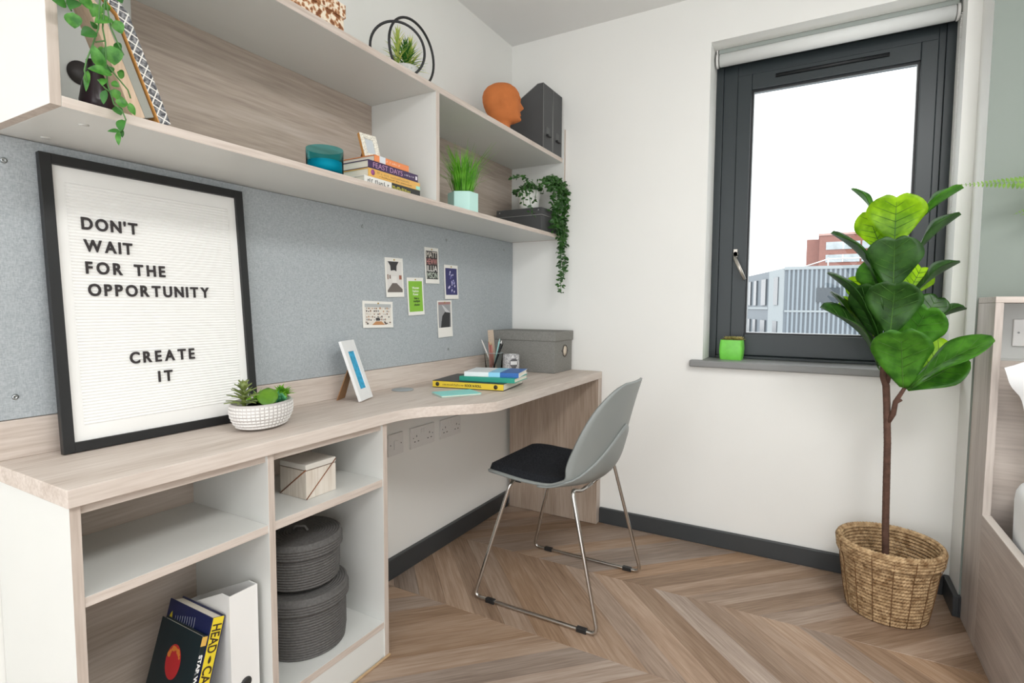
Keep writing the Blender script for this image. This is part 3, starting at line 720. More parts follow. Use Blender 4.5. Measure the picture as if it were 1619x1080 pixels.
# mug
mg = thing('mug', 'white mug with fine black print and a round emblem', 'mug', (-1.215, 2.135, ZD))
m = MB(); m.lathe([(0, 0), (.036, 0), (.038, .003), (.038, .092), (.0365, .094), (.035, .092), (.035, .006), (0, .006)], (0,0,0), 36); 
mm_, nt, b = newmat('mug_print'); N = nt.nodes.new; Lk = nt.links.new
t = N('ShaderNodeTexCoord'); vo = N('ShaderNodeTexVoronoi'); vo.inputs['Scale'].default_value = 260; vo.feature = 'DISTANCE_TO_EDGE'; Lk(t.outputs['Object'], vo.inputs['Vector'])
ns = N('ShaderNodeTexNoise'); ns.inputs['Scale'].default_value = 45; Lk(t.outputs['Object'], ns.inputs['Vector'])
ml = N('ShaderNodeMath'); ml.operation = 'MULTIPLY'; Lk(vo.outputs['Distance'], ml.inputs[0]); Lk(ns.outputs['Fac'], ml.inputs[1])
r = N('ShaderNodeValToRGB'); r.color_ramp.elements[0].position = .03; r.color_ramp.elements[1].position = .10; r.color_ramp.elements[0].color = lin('8a8a8c'); r.color_ramp.elements[1].color = lin('efefef'); Lk(ml.outputs[0], r.inputs['Fac']); Lk(r.outputs['Color'], b.inputs['Base Color']); b.inputs['Roughness'].default_value = .25
m.build('body', mm_, mg)
def cyl_patch(r_, a0, shape, mat, nm, parent):   # shape: list of rows (z, halfwidth)
    m = MB(); vs = []; nn_ = 7
    for (z_, hw) in shape:
        for i in range(nn_):
            a = a0+(-1+2*i/(nn_-1))*hw/r_; vs.append((r_*math.cos(a), r_*math.sin(a), z_))
    fs = [(j*nn_+i, j*nn_+i+1, (j+1)*nn_+i+1, (j+1)*nn_+i) for j in range(len(shape)-1) for i in range(nn_-1)]
    m.add(vs, fs, 0, True); m.build(nm, mat, parent)
aim = math.atan2(-2.135, 1.215)+.35
circ = [(.058+.021*math.sin(-math.pi/2+math.pi*k/12), .021*math.cos(-math.pi/2+math.pi*k/12)) for k in range(13)]
cyl_patch(.0384, aim, [(.016, .001), (.030, .008), (.040, .012)]+[c for c in circ if c[0] > .042], C('5a5a5d'), 'emblem', mg)
cyl_patch(.0387, aim, [(.050, .0165), (.066, .0165)], C('dcdcdc'), 'emblem_band', mg)
hd = aim+math.pi*1.05
m = MB(); m.tube([(.037*math.cos(hd)+math.cos(hd)*.028*math.sin(math.pi*k/10)*1.0, .037*math.sin(hd)+math.sin(hd)*.028*math.sin(math.pi*k/10), .078-.058*k/10) for k in range(11)], .005, 8); m.build('handle', white_cer, mg)

# grey linen box
gx = thing('grey_storage_box', 'grey linen box with a lid and round label holder on the desk', 'box', (-1.232, 2.378, ZD))
m = MB(); m.box((-.166, -.102, 0), (.168, .102, .168)); m.build('body', box_fab, gx, bevel=.002)
m = MB(); m.box((-.1705, -.107, .150), (.174, .107, .195)); m.build('lid', box_fab, gx, bevel=.003)
m = MB(); m.lathe([(0, 0), (.024, 0), (.024, .002), (0, .002)], (0,0,0), 24, M=Matrix.Translation((.168, .015, .100)) @ Matrix.Rotation(math.pi/2, 4, 'Y')); m.build('label_card', C('d8cbb9'), gx)
m = MB(); m.tube([(.170, .015+.025*math.cos(a), .100+.028*math.sin(a)) for a in [2*math.pi*k/24 for k in range(24)]], .0025, 6, closed=True)
for s in (-1, 1): m.box((.168, .015+s*.030-.005, .097), (.171, .015+s*.030+.005, .104))
m.build('label_ring', C('4a4440', .4), gx)

# ------------------------------------------------------------------ cards pinned to the board
def card(name, label, TL, BR, tilt, pic, builder=None, border=(.008, .008, .018, .014)):
    a = at(*TL, 'x', XW+.011); b_ = at(*BR, 'x', XW+.011); w = abs(b_.y-a.y); h = abs(a.z-b_.z)
    t = thing(name, label, 'photo print', (XW+.0105, (a.y+b_.y)/2, a.z), group='prints pinned to the board'); t.rotation_euler = (math.radians(tilt), 0, 0)
    bend = lambda z: .004*(z/h)**2
    m = MB(); n = 6
    for side in (0, .0006):
        pass
    vs = []; 
    for j in range(n):
        z = -h*j/(n-1)
        for yy in (-w/2, w/2): vs += [(bend(-z), yy, z), (bend(-z)+.0006, yy, z)]
    fs = []
    for j in range(n-1):
        o_ = j*4; fs += [(o_+1, o_+3, o_+7, o_+5)[::-1], (o_, o_+4, o_+6, o_+2)[::-1], (o_, o_+1, o_+5, o_+4), (o_+2, o_+6, o_+7, o_+3)]
    m.add(vs, fs); m.build('print_paper', C('efede6', .6), t)
    l, r_, bt, tp = border
    m = MB(); vs = []
    for j in range(n):
        z = -tp-(h-tp-bt)*j/(n-1); vs += [(bend(-z)+.0009, -w/2+l, z), (bend(-z)+.0009, w/2-r_, z)]
    m.add(vs, [(2*j, 2*j+2, 2*j+3, 2*j+1) for j in range(n-1)]); m.build('image', pic, t)
    m = MB(); m.lathe([(0, .0), (.003, .0), (.003, .002), (.0012, .003), (0, .006)], (0,0,0), 10, M=Matrix.Translation((.0008, 0, -.008)) @ Matrix.Rotation(math.pi/2, 4, 'Y')); m.build('pin', C('b99a4a', .3), t)
    def patch(y0, y1, z0, z1, mat, nm='image_detail', q=None):
        z_ = lambda f: -tp-(h-tp-bt)*(1-f); y_ = lambda f: -w/2+l+(w-l-r_)*f
        pts = q or [(y0, z0), (y1, z0), (y1, z1), (y0, z1)]
        mm = MB(); mm.add([(bend(-z_(p[1]))+.0012, y_(p[0]), z_(p[1])) for p in pts], [tuple(range(len(pts)))]); return mm.build(nm, mat, t)
    def words(s, fy, fz, size, mat, width=None, off=0):
        zz = -tp-(h-tp-bt)*(1-fz); return put_text(s, size, mat, t, frameM((bend(-zz)+.0014, -w/2+l+(w-l-r_)*fy, zz), (0, 1, 0), (0, 0, 1)), width=width, offset=off, extrude=.0001)
    if builder: builder(t, w, h, patch, words)
    return t
def b_gallery(t, w, h, P, T):
    P(0, 1, 0, .30, C('6d655e'), q=[(0, 0), (1, 0), (1, .10), (.62, .30), (.34, .30), (0, .06)])
    P(0, 1, 0, 1, C('2c2a2c'), q=[(.08, 1), (.80, 1), (.66, .86), (.64, .68), (.50, .72), (.26, .70), (.24, .86)])
    P(.80, .97, .42, .56, C('9b5f4a')); P(.03, .10, .42, .58, C('8b6e5a')); P(.16, .24, .44, .56, C('7b665a')); P(.84, .93, .45, .53, C('d8c8b8'), q=None)
    P(.34, .62, .30, .52, C('e6e3de'))
def b_letters(t, w, h, P, T):
    cols = ['d9d2c8', 'c98a86', 'e3e0da', 'b8c2b4']
    for i, s in enumerate(('MATT', 'HEWW', 'ILLIA', 'MSON')): T(s, .5, .87-.245*i, .034, C(cols[i]), width=w*.76, off=.0005)
def b_green(t, w, h, P, T):
    for i, s in enumerate(('Women', 'Fashion', 'Power')): T(s, .5, .78-.105*i, .0125, C('eef5e0'), off=.0003)
    for i, s in enumerate(('Not a', 'multiple', 'choice')): T(s, .55, .44-.105*i, .0125, C('25361a'), off=.0003)
def b_navy(t, w, h, P, T):
    rr = random.Random(3)
    for k in range(26):
        j = rr.random(); cy_ = .08+.78*j; wd2 = .42*(1-j*.75); c = .5+rr.uniform(-wd2, wd2); s = rr.uniform(.03, .07)
        P(0, 0, 0, 0, C(rr.choice(['b9b6e0', 'd9d7f0', '7f7cc0'])), q=[(c-s, cy_), (c, cy_-s*.7), (c+s*.8, cy_+s*.3), (c+s*.1, cy_+s*.9)])
def b_shop(t, w, h, P, T):
    rr = random.Random(5)
    P(0, 1, .84, 1, C('b5b8b8'))
    for row in range(5):
        z0 = .22+row*.135
        P(.04, .96, z0-.03, z0-.012, C('f0ece4'))
        for k in range(13):
            a = .05+k*.07; 
            if rr.random() < .75: P(a, a+rr.uniform(.03, .06), z0-.01, z0+rr.uniform(.03, .085), C(rr.choice(['5f5048', '8d6a52', 'cfc6bb', '3f3a38', 'b48a66', '9a9a98'])))
    P(.0, 1, 0, .15, C('c08a5c'), q=[(.25, 0), (.75, 0), (.62, .17), (.40, .17)])
    P(.40, .54, .2, .34, C('3a3533'))
    for k in range(9): a = rr.uniform(0, .3) if k % 2 else rr.uniform(.68, .92); P(a, a+.07, .02+.012*k, .07+.012*k, C(rr.choice(['6f5646', 'd8cfc4', '4a403a'])))
def b_bw(t, w, h, P, T):
    P(0, 0, 0, 0, C('26272a'), q=[(.15, 0), (.9, 0), (.96, .56), (.55, .62), (.30, .45)])
    P(0, 0, 0, 0, C('c9cacb'), q=[(.28, .88), (.40, .86), (.95, .58), (.62, .56)])
    P(0, 1, .9, 1, C('a57a76'))
    for k in range(7): P(.2+.09*k, .24+.09*k, .03+.03*(k % 3), .25+.05*(k % 2), C('77787b'))
card('photo_print', 'print of a white gallery room with a dark hanging shape', (608, 406), (637, 470), 1.5, C('dcd9d4', .4), b_gallery)
card('photo_print', 'print with rows of collage letters on black', (671, 390), (693, 449), 1.2, C('1f1b1c', .4), b_letters)
card('photo_print', 'navy blue print with scattered pale figures', (702, 418), (723.5, 473), 1.0, C('2b2a66', .4), b_navy)
card('photo_print', 'lime green print with white and black words', (643, 438), (669, 498), 2.0, C('83bd2c', .4), b_green, (.008, .008, .014, .014))
card('photo_print', 'landscape print of a room lined with crowded shelves', (573, 476), (621, 517), -1.0, C('e2dcd2', .4), b_shop, (.010, .010, .010, .010))
card('photo_print', 'black and white print with a reddish top strip and caption', (691, 475), (714, 532), 1.5, C('98999b', .4), b_bw, (.007, .010, .042, .006))

# ------------------------------------------------------------------ things in the cabinet
# white box with copper lines
wbx = thing('white_wood_box', 'small whitewashed wooden box with copper diagonal lines in the cabinet', 'box', (-1.205, .993, .5485))
whitewash = wood('whitewashed_wood', 'Z', ('c2b5a5', 'd9d0c4', 'e6e0d6'), fine=1.2)
m = MB(); m.box((-.052, -.05, 0), (.052, .05, .076)); m.build('body', whitewash, wbx, bevel=.001)
m = MB(); m.box((-.0525, -.0505, .078), (.0525, .0505, .093)); m.build('lid', C('d8d4cc'), wbx, bevel=.002)
m = MB(); m.box((-.0505, -.0485, .0755), (.0505, .0485, .0785)); m.build('lid_gap', C('6b5546'), wbx)
m = MB(); m.tube([(.0525, -.05, .001), (.0525, .05, .088)], .0018, 4); m.build('copper_line', copper, wbx)
m = MB(); m.tube([(-.052, -.0505, .002), (.052, -.0505, .080)], .0018, 4); m.build('copper_line', copper, wbx)
# round woven baskets
def coil_basket(name, label, c, r, h, lid_h, group):
    t = thing(name, label, 'basket', c, group=group)
    p = []; n = int((h-lid_h*.6)/.0075)
    for k in range(n+1):
        z = .004+k*.0075
        rr_ = r*(.93+.03*min(1, k/4.0)); p += [(rr_-.0030, z-.0037), (rr_+.0008, z-.0026), (rr_+.0022, z), (rr_+.0008, z+.0026)]
    m = MB(); m.lathe([(0, 0)]+[(r*.9, 0)]+p+[(0, h-lid_h*.5)], (0,0,0), 48); m.build('body', dark_wov, t)
    q = [(r*.97, h-lid_h)]; nl = max(3, int(lid_h*.8/.0075))
    for k in range(nl): z = h-lid_h+.004+k*.0075; q += [(r*1.033, z-.0026), (r*1.047, z), (r*1.033, z+.0026), (r*1.010, z+.0037)]
    q += [(r*1.01, h-.004)]
    k = r*.97
    while k > .012: q += [(k, h), (k-.0025, h-.0004), (k-.0037, h-.0026), (k-.0050, h-.0004)]; k -= .0075
    q += [(0, h)]
    m = MB(); m.lathe(q, (0,0,0), 48); m.build('lid', dark_wov, t)
    m = MB(); m.tube([(-.018, -.010, h), (-.012, -.006, h+.012), (.012, .006, h+.012), (.018, .010, h)], .0035, 6); m.build('loop', C('75726f', .7), t)
coil_basket('woven_basket', 'lower and larger of two dark woven lidded baskets in the cabinet', (-1.245, 1.002, .1125), .118, .172, .045, 'stacked round baskets')
coil_basket('woven_basket', 'smaller dark woven lidded basket stacked on the larger one', (-1.250, 1.000, .2985), .108, .128, .042, 'stacked round baskets')
# white magazine file
def mag_file(name, label, loc, wy, dx, hf, hb, mat, rotz=0, group=None, edge=None, holder=False):
    """open front face at local +x; the side slopes down toward the back"""
    t = thing(name, label, 'magazine file', loc, rotz, group); th = .0025
    side = [(0, 0), (0, hf), (-.03, hf), (-dx, hb), (-dx, 0)]
    for s in (0, wy-th):
        m = MB(); n = len(side); vs = [(p[0], s, p[1]) for p in side]+[(p[0], s+th, p[1]) for p in side]
        fs = [tuple(range(n)), tuple(range(2*n-1, n-1, -1))]+[(i, n+i, n+(i+1)%n, (i+1)%n) for i in range(n)]
        m.add(vs, fs); m.build('side', mat, t)
    m = MB(); m.box((-th, th, 0), (0, wy-th, hf)); m.build('front', mat, t)
    m = MB(); m.box((-dx, th, 0), (-dx+th, wy-th, hb)); m.build('back', mat, t)
    m = MB(); m.box((-dx+th, th, 0), (-th, wy-th, th)); m.build('base', mat, t)
    if edge:
        for s in (0, wy):
            m = MB(); m.tube([(.0003, s, 0), (.0003, s, hf), (-.03, s, hf+.0003), (-dx, s, hb+.0003)], .0012, 4); m.build('edge_binding', edge, t)
    return t
wf = mag_file('magazine_file', 'white magazine file standing in the lower cabinet compartment', (-1.128, .708, .1125), .070, .235, .292, .20, C('eeeeec', .4))
m = MB(); m.lathe([(0, 0), (.014, 0), (.014, .0006), (0, .0006)], (0,0,0), 24, M=Matrix.Translation((.0002, .035, .070)) @ Matrix.Rotation(math.pi/2, 4, 'Y')); m.build('finger_hole', C('2e2e2e'), wf)
# leaning books: local spine +x, length along z when upright -> rotate about x
def lean_book(name, label, y_bot, tilt, L_, D_, T_, cover, spine):
    t = thing(name, label, 'book', (-1.14, y_bot, .1125)); t.rotation_euler = (-tilt, 0, 0)
    ct = .0025
    m = MB(); m.box((-D_, -T_, 0), (0, -T_+ct, L_)); m.box((-D_, -ct, 0), (0, 0, L_)); m.box((-ct, -T_+ct, 0), (0, -ct, L_), [0,0,0,1,0,0]); m.build('cover', [cover, spine], t, bevel=.0005)
    m = MB(); m.box((-D_+.004, -T_+ct, .003), (-ct, -ct, L_-.004)); m.build('pages', paper, t)
    return t
ti = math.atan2(.706-.668, .355-.224)
navy = C('1c2450', .35)
hb = lean_book('thick_book', 'thick navy book with a yellow spine leaning on the white file', .672-.040, ti, .258, .165, .031, navy, C('ecd435', .4))
hb.location.y = .634
put_text('HEAD', .029, C('3a2c22'), hb, frameM((.0004, -.0155, .213), (0, 0, -1), (0, 1, 0)), width=.060, offset=.0004)
put_text('CASE', .029, C('3a2c22'), hb, frameM((.0004, -.0155, .125), (0, 0, -1), (0, 1, 0)), width=.062, offset=.0004)
m = MB(); vs, fs = leaf_pts((.0006, -.0155, .160), (.0006, -.0155, .178), (1, 0, 0), .007, sh_oval, 0, 0, 3, 6); m.add(vs, fs); m.build('spine_emblem', C('3a2c22'), hb)
m = MB()
for k in range(9):
    rad = .02+.009*k
    m.tube([(-.150+rad*math.cos(a), -.0313, .225+rad*math.sin(a)) for a in [-2.2+2.4*i/14 for i in range(15)] if -.163 < -.150+rad*math.cos(a) < -.004 and .225+rad*math.sin(a) < .255], .0006, 4)
m.build('cover_lines', C('8b8f98'), hb)
m = MB(); vs, fs = leaf_pts((-.150, -.0316, .195), (-.146, -.0316, .235), (0, -1, 0), .014, sh_oval, 0, 0, 3, 6); m.add(vs, fs); m.build('cover_motif', C('d6c22f'), hb)
sw = lean_book('thin_book', 'thin dark teal hardback with a red cover motif leaning in the cabinet', .6, ti+.01, .232, .158, .0125, C('15262c', .35), C('16262c', .35))
sw.location.y = .598
put_text('STAR WARS', .0105, C('efefef'), sw, frameM((.0004, -.00625, .150), (0, 0, -1), (0, 1, 0)), width=.088, offset=.0004)
m = MB(); m.box((-.001, -.0122, .212), (.0005, -.0003, .2315)); m.build('spine_label', C('e0b45a'), sw)
m = MB(); m.add([(-.080+.030*math.cos(a)*.9, -.01285, .158+.036*math.sin(a)) for a in [2*math.pi*k/24 for k in range(24)]], [tuple(range(24))]); m.build('cover_motif', C('c02a30', .4), sw)
m = MB()
for k in range(9):
    a = .5+k*.28; c = (-.080+.021*math.cos(a), .158+.027*math.sin(a)); r_ = .003+.0015*(k % 3)
    m.add([(c[0]+r_*math.cos(q), -.0131, c[1]+r_*math.sin(q)) for q in [2*math.pi*i/10 for i in range(10)]], [tuple(range(10))])
m.build('cover_dots', C('e58a3c', .4), sw)

# ------------------------------------------------------------------ wall shelf: lower level
ZS = 1.4101
# books stack
def shelf_book(label, z0, T_, y0, y1, D_, cover, spine, xs=-1.142, nm='paperback'):
    return book(nm, label, (xs, (y0+y1)/2, z0), y1-y0, D_, T_, cover, spine, 0, 'books stacked on the wall shelf')
b1 = shelf_book('black and white book with yellow lettering at the bottom of the shelf stack', ZS, .0225, 1.155, 1.402, .165, C('e8e6e0', .4), C('e4e2dc', .4))
m = MB(); m.box((-.0002, -.01, .0003), (.0004, .1233, .0222)); m.build('spine_block', C('2c2c2a'), b1)
marks(b1, C('3c3c3c'), frameM((.0006, -.066, .011), (0, 1, 0), (0, 0, 1)), .09, .011, 12, 2)
marks(b1, C('e6dc4a'), frameM((.0008, .043, .009), (0, 1, 0), (0, 0, 1)), .10, .012, 14, 3)
b2 = shelf_book('yellow-orange book in the middle of the shelf stack', ZS+.0227, .024, 1.171, 1.402, .160, C('e3b45e', .4), C('e0ae58', .4))
marks(b2, C('b3925c'), frameM((.0006, -.005, .016), (0, 1, 0), (0, 0, 1)), .15, .007, 26, 5)
marks(b2, C('8a6b3c'), frameM((.0006, .005, .007), (0, 1, 0), (0, 0, 1)), .15, .004, 34, 6)
m = MB(); m.box((-.0002, .095, .001), (.0005, .1153, .012)); m.build('spine_label', C('a4dccb'), b2)
m = MB(); m.lathe([(0, 0), (.008, 0), (.008, .0005), (0, .0005)], (0,0,0), 12, M=Matrix.Translation((.0002, -.098, .013)) @ Matrix.Rotation(math.pi/2, 4, 'Y')); m.build('spine_motif', C('9a4f86'), b2)
b3 = shelf_book('purple book in the shelf stack under the orange one', ZS+.0469, .023, 1.171, 1.392, .160, C('3b2450', .4), C('3b2450', .4))
put_text('FEAST DAYS', .021, C('b98fb0'), b3, frameM((.0006, -.028, .0115), (0, 1, 0), (0, 0, 1)), width=.128)
marks(b3, C('e0d8e4'), frameM((.0006, .068, .0115), (0, 1, 0), (0, 0, 1)), .046, .005, 13, 7)
m = MB(); m.box((-.0002, .098, .006), (.0005, .106, .017)); m.build('spine_label', C('e9e3ea'), b3)
b4 = shelf_book('orange book on top of the shelf stack under the small frame', ZS+.0701, .019, 1.196, 1.348, .15, C('e08a4a', .4), C('ea8d55', .4))
m = MB(); m.box((-.0002, -.055, .0003), (.0004, -.030, .0187)); m.build('spine_stripe', C('d9dde2'), b4)
marks(b4, C('f3dcc4'), frameM((.0006, .005, .0095), (0, 1, 0), (0, 0, 1)), .06, .005, 13, 8)
fr_m = plain('patterned_frame', 'e4ddd0', .6, var=.35, vscale=220)
pf = photo_frame('framed_photo', 'small patterned photo frame with an orange wood edge on the book stack', (-1.195, 1.212, ZS+.0893), (-1.185, 1.272, ZS+.0893), .082, .35, [fr_m, C('c5ccd0'), orange_wood], .015, .016, C('8a5a34'), .011)
# teal glass candle bowl
tl = thing('candle_bowl', 'teal glass bowl candle on the wall shelf', 'candle', (-1.178, 1.045, ZS))
m = MB(); m.lathe([(.0, .0), (.042, .0), (.048, .004), (.0485, .070)], (0,0,0), 36); m.f.pop(); m.m.pop(); m.sm.pop(); m.build('glass', teal_glass, tl)
m = MB(); m.lathe([(0, .0065), (.045, .0085), (.045, .036), (0, .037)], (0,0,0), 32); m.build('wax', candle_w, tl)
m = MB(); m.tube([(0, 0, .036), (.001, 0, .047)], .0009, 5); m.build('wick', C('2c2c2c'), tl)
# mint hexagon pot with grass
gp = thing('potted_grass', 'bright green faux grass in a mint hexagonal pot on the wall shelf', 'potted plant', (-1.190, 1.715, ZS))
hexp = [(.058*math.cos(math.radians(30+60*k)), .058*math.sin(math.radians(30+60*k))) for k in range(6)]
m = MB(); m.prism(hexp, 0, .075); m.build('pot', mint_pot, gp, bevel=.0015)
m = MB(); m.lathe([(0, .0755), (.046, .0755)], (0,0,0), 12); m.build('soil', soil, gp)
m = MB()
for k in range(230):
    a = random.random()*6.283; r_ = .04*math.sqrt(random.random()); st = Vector((r_*math.cos(a), r_*math.sin(a), .074)); ln = random.uniform(.08, .175)
    out = Vector((math.cos(a), math.sin(a), 0))*random.uniform(.0, .10)*(.4+r_/.04); tp = st+out+Vector((0, 0, ln)); mid_ = st+out*.3+Vector((0, 0, ln*.6)); n_ = Vector((math.cos(a+1.5), math.sin(a+1.5), .2))
    sd = n_.normalized(); w_ = random.uniform(.0016, .003); pts = [st, mid_, tp]; vs = []
    for i, p in enumerate(pts): vs += [p-sd*w_*(1, .8, .1)[i], p+sd*w_*(1, .8, .1)[i]]
    m.add(vs, [(0,1,3,2), (2,3,5,4)], 0, True)
for a, ln in ((1.2, .11), (1.6, .10), (.9, .09)):
    st = Vector((.0, .02, .08)); vs = []
    for i in range(7):
        t_ = i/6; p = st+Vector((math.cos(a)*.02*t_, math.sin(a)*.115*t_, ln*1.35*math.sin(t_*1.9)/.95)); w_ = .0024*(1-t_*.9); vs += [p-Vector((w_, 0, 0)), p+Vector((w_, 0, 0))]
    m.add(vs, [(2*i, 2*i+1, 2*i+3, 2*i+2) for i in range(6)], 0, True)
m.build('grass_blades', grass_m, gp, kind='stuff')
# dark lidded box on shelf
db = thing('charcoal_box', 'charcoal card box with a riveted lid at the shelf end', 'box', (-1.256, 2.36, ZS))
m = MB(); m.box((-.118, -.085, 0), (.118, .085, .082)); m.build('body', file_m, db, bevel=.001)
m = MB(); m.box((-.122, -.089, .076), (.122, .089, .110)); m.build('lid', file_m, db, bevel=.001)
m = MB(); m.box((-.1225, -.0895, .0755), (.1225, .0895, .0775)); m.build('lid_edge', file_e, db)
for xx in (-.105, .105):
    m = MB(); m.lathe([(0, 0), (.004, 0), (.003, .0015), (0, .002)], (0,0,0), 10, M=Matrix.Translation((xx, -.089, .098)) @ Matrix.Rotation(math.pi/2, 4, 'X')); m.build('rivet', screw_m, db)
# ivy in white pot on the box
iv = thing('trailing_ivy', 'trailing ivy in a white pot spilling off the shelf end', 'potted plant', (-1.235, 2.335, ZS+.1105))
m = MB(); m.lathe([(0, 0), (.043, 0), (.046, .006), (.050, .040), (.0505, .052), (.053, .056), (.056, .088), (.054, .090), (.051, .084), (0, .080)], (0,0,0), 32); m.build('pot', white_cer, iv)
m = MB(); sm = MB(); o0 = iv.location
def ivy_leaf_at(p, s):
    a = random.random()*6.283; d = Vector((math.cos(a), math.sin(a), random.uniform(-.9, .3))).normalized()
    vs, fs = leaf_pts(p, p+d*s, (random.uniform(.2, 1), random.uniform(-1, 0), random.uniform(0, .6)), s*.55, sh_oval, .05, .15, 3, 5); m.add(vs, fs, 0, True)
for k in range(260):
    a = random.random()*6.283; r_ = random.uniform(0, .075); ivy_leaf_at(Vector((r_*math.cos(a), r_*math.sin(a)*.85, .085+random.uniform(0, .05)*(1-r_/.11))), random.uniform(.016, .026))
def strand(px_list, xplane, dens, spread):
    P3 = [at(a, b, 'x', xplane+random.uniform(-.01, .012))-o0 for a, b in px_list]
    sm.tube(P3, .0012, 5)
    for i in range(len(P3)-1):
        L_ = (P3[i+1]-P3[i]).length; n = max(1, int(L_*dens))
        for q in range(n):
            p = P3[i].lerp(P3[i+1], random.random())+Vector((random.uniform(-1, 1), random.uniform(-1, 1), random.uniform(-1, 1)))*spread; p.y = min(p.y, 2.470-o0.y); ivy_leaf_at(p, random.uniform(.016, .025))
for pl_ in ([(860, 285), (875, 280), (884, 300), (882, 330), (884, 365)], [(862, 284), (880, 285), (893, 305), (892, 335), (890, 362)], [(862, 290), (876, 300), (874, 330), (878, 362)], [(866, 285), (888, 290), (901, 310), (896, 340), (893, 365), (892, 380)]):
    strand(pl_, -1.105, 560, .012)
for pl_ in ([(884, 350), (889, 385), (886, 420), (887, 462)], [(880, 355), (885, 380), (884, 400)], [(890, 350), (892, 385), (893, 418), (890, 440)]):
    strand(pl_, -1.100, 300, .008)
strand([(838, 285), (830, 290), (826, 305), (828, 325)], -1.17, 150, .010)
strand([(842, 285), (836, 300), (838, 318), (842, 340)], -1.14, 150, .010)
strand([(850, 283), (848, 300), (846, 318)], -1.15, 130, .009)
strand([(835, 284), (820, 278), (808, 280)], -1.20, 120, .008)
m.build('foliage', ivy_leaf, iv, kind='stuff'); sm.build('stems', stem_m, iv)

# left cell: dark vase, wooden frame, patterned tray
dv = thing('dark_vase', 'dark plum vase on a grey foot behind the hanging vine', 'vase', (-1.20, at(184, 150, 'x', -1.20).y-.034, ZS))
m = MB(); m.lathe([(0, .010), (.026, .010), (.027, .03), (.022, .06), (.014, .085), (.012, .10), (.014, .104), (.010, .104), (.010, .02), (0, .016)], (0,0,0), 24); m.build('body', C('2c1c24', .3), dv)
m = MB(); m.lathe([(0, 0), (.028, 0), (.028, .010), (0, .010)], (0,0,0), 24); m.build('foot', C('a29a92', .6), dv)
palew2 = wood('light_pine', 'Z', ('c9ad92', 'd9c0a8', 'e4cfba'), fine=1.2)
# both lean on the left end panel; their narrow front edges face the room
Pt = at(218, 60, 'x', -1.14); Pb_ = at(270, 196, 'x', -1.14)
LEAN = math.atan2(Pb_.y-Pt.y, Pt.z-Pb_.z)
def plate_M(yb): return Matrix.Translation((0, yb, 0)) @ Matrix.Rotation(LEAN, 4, 'X') @ Matrix(((1, 0, 0, 0), (0, 0, -1, 0), (0, 1, 0, 0), (0, 0, 0, 1)))
def octo(d, l, c): return [(0, 0), (0, l-c), (-d*.75, l), (-d, l), (-d, 0)]
yb2 = Pb_.y
LMAX = (yb2-.045-.4385)/math.sin(LEAN)
wt = thing('wood_box_frame', 'deep pale wooden frame leaning on the left shelf end', 'picture frame', (-1.145, yb2-.0275, ZS+.0152))
m = MB(); m.prism(octo(.050, .235, .05), .018, .040, 0, M=plate_M(0)); m.build('wooden_block', palew2, wt, bevel=.001)
m = MB(); m.prism(octo(.046, .225, .05), .0015, .018, 0, M=plate_M(0)); m.build('picture', C('9b9c94'), wt)
tr = thing('patterned_tray', 'black and white diamond patterned board leaning beside the wooden frame', 'tray', (-1.140, yb2, ZS+.0088))
mp_, nt, b = newmat('black_white_diamond'); N = nt.nodes.new; Lk = nt.links.new
tcx = N('ShaderNodeTexCoord'); mpp = N('ShaderNodeMapping'); mpp.inputs['Scale'].default_value = (70, 70, 70); mpp.inputs['Rotation'].default_value = (math.radians(20), 0, 0); Lk(tcx.outputs['Object'], mpp.inputs['Vector'])
sep = N('ShaderNodeSeparateXYZ'); Lk(mpp.outputs['Vector'], sep.inputs[0]); outs = []
for ax in ('Y', 'Z'):
    fr_ = N('ShaderNodeMath'); fr_.operation = 'FRACT'; Lk(sep.outputs[ax], fr_.inputs[0]); lt = N('ShaderNodeMath'); lt.operation = 'LESS_THAN'; lt.inputs[1].default_value = .16; Lk(fr_.outputs[0], lt.inputs[0]); outs.append(lt)
mxm = N('ShaderNodeMath'); mxm.operation = 'MAXIMUM'; Lk(outs[0].outputs[0], mxm.inputs[0]); Lk(outs[1].outputs[0], mxm.inputs[1])
nsx = N('ShaderNodeTexNoise'); nsx.inputs['Scale'].default_value = 160; Lk(tcx.outputs['Object'], nsx.inputs['Vector'])
rr1 = N('ShaderNodeValToRGB'); rr1.color_ramp.elements[0].color = lin('3f4046'); rr1.color_ramp.elements[1].color = lin('9a9a9c'); rr1.color_ramp.elements[0].position = .4; rr1.color_ramp.elements[1].position = .68; Lk(nsx.outputs['Fac'], rr1.inputs['Fac'])
mc = N('ShaderNodeMixRGB'); Lk(mxm.outputs[0], mc.inputs['Fac']); Lk(rr1.outputs['Color'], mc.inputs[1]); mc.inputs[2].default_value = lin('e6e4de'); Lk(mc.outputs[0], b.inputs['Base Color']); b.inputs['Roughness'].default_value = .5
m = MB(); m.prism(octo(.056, .255, .06), 0.0, .0205, 0, M=plate_M(0)); m.build('panel', mp_, tr)
m = MB(); m.prism(octo(.055, .253, .06), .0205, .0225, 0, M=plate_M(0)); m.build('backing', orange_wood, tr)

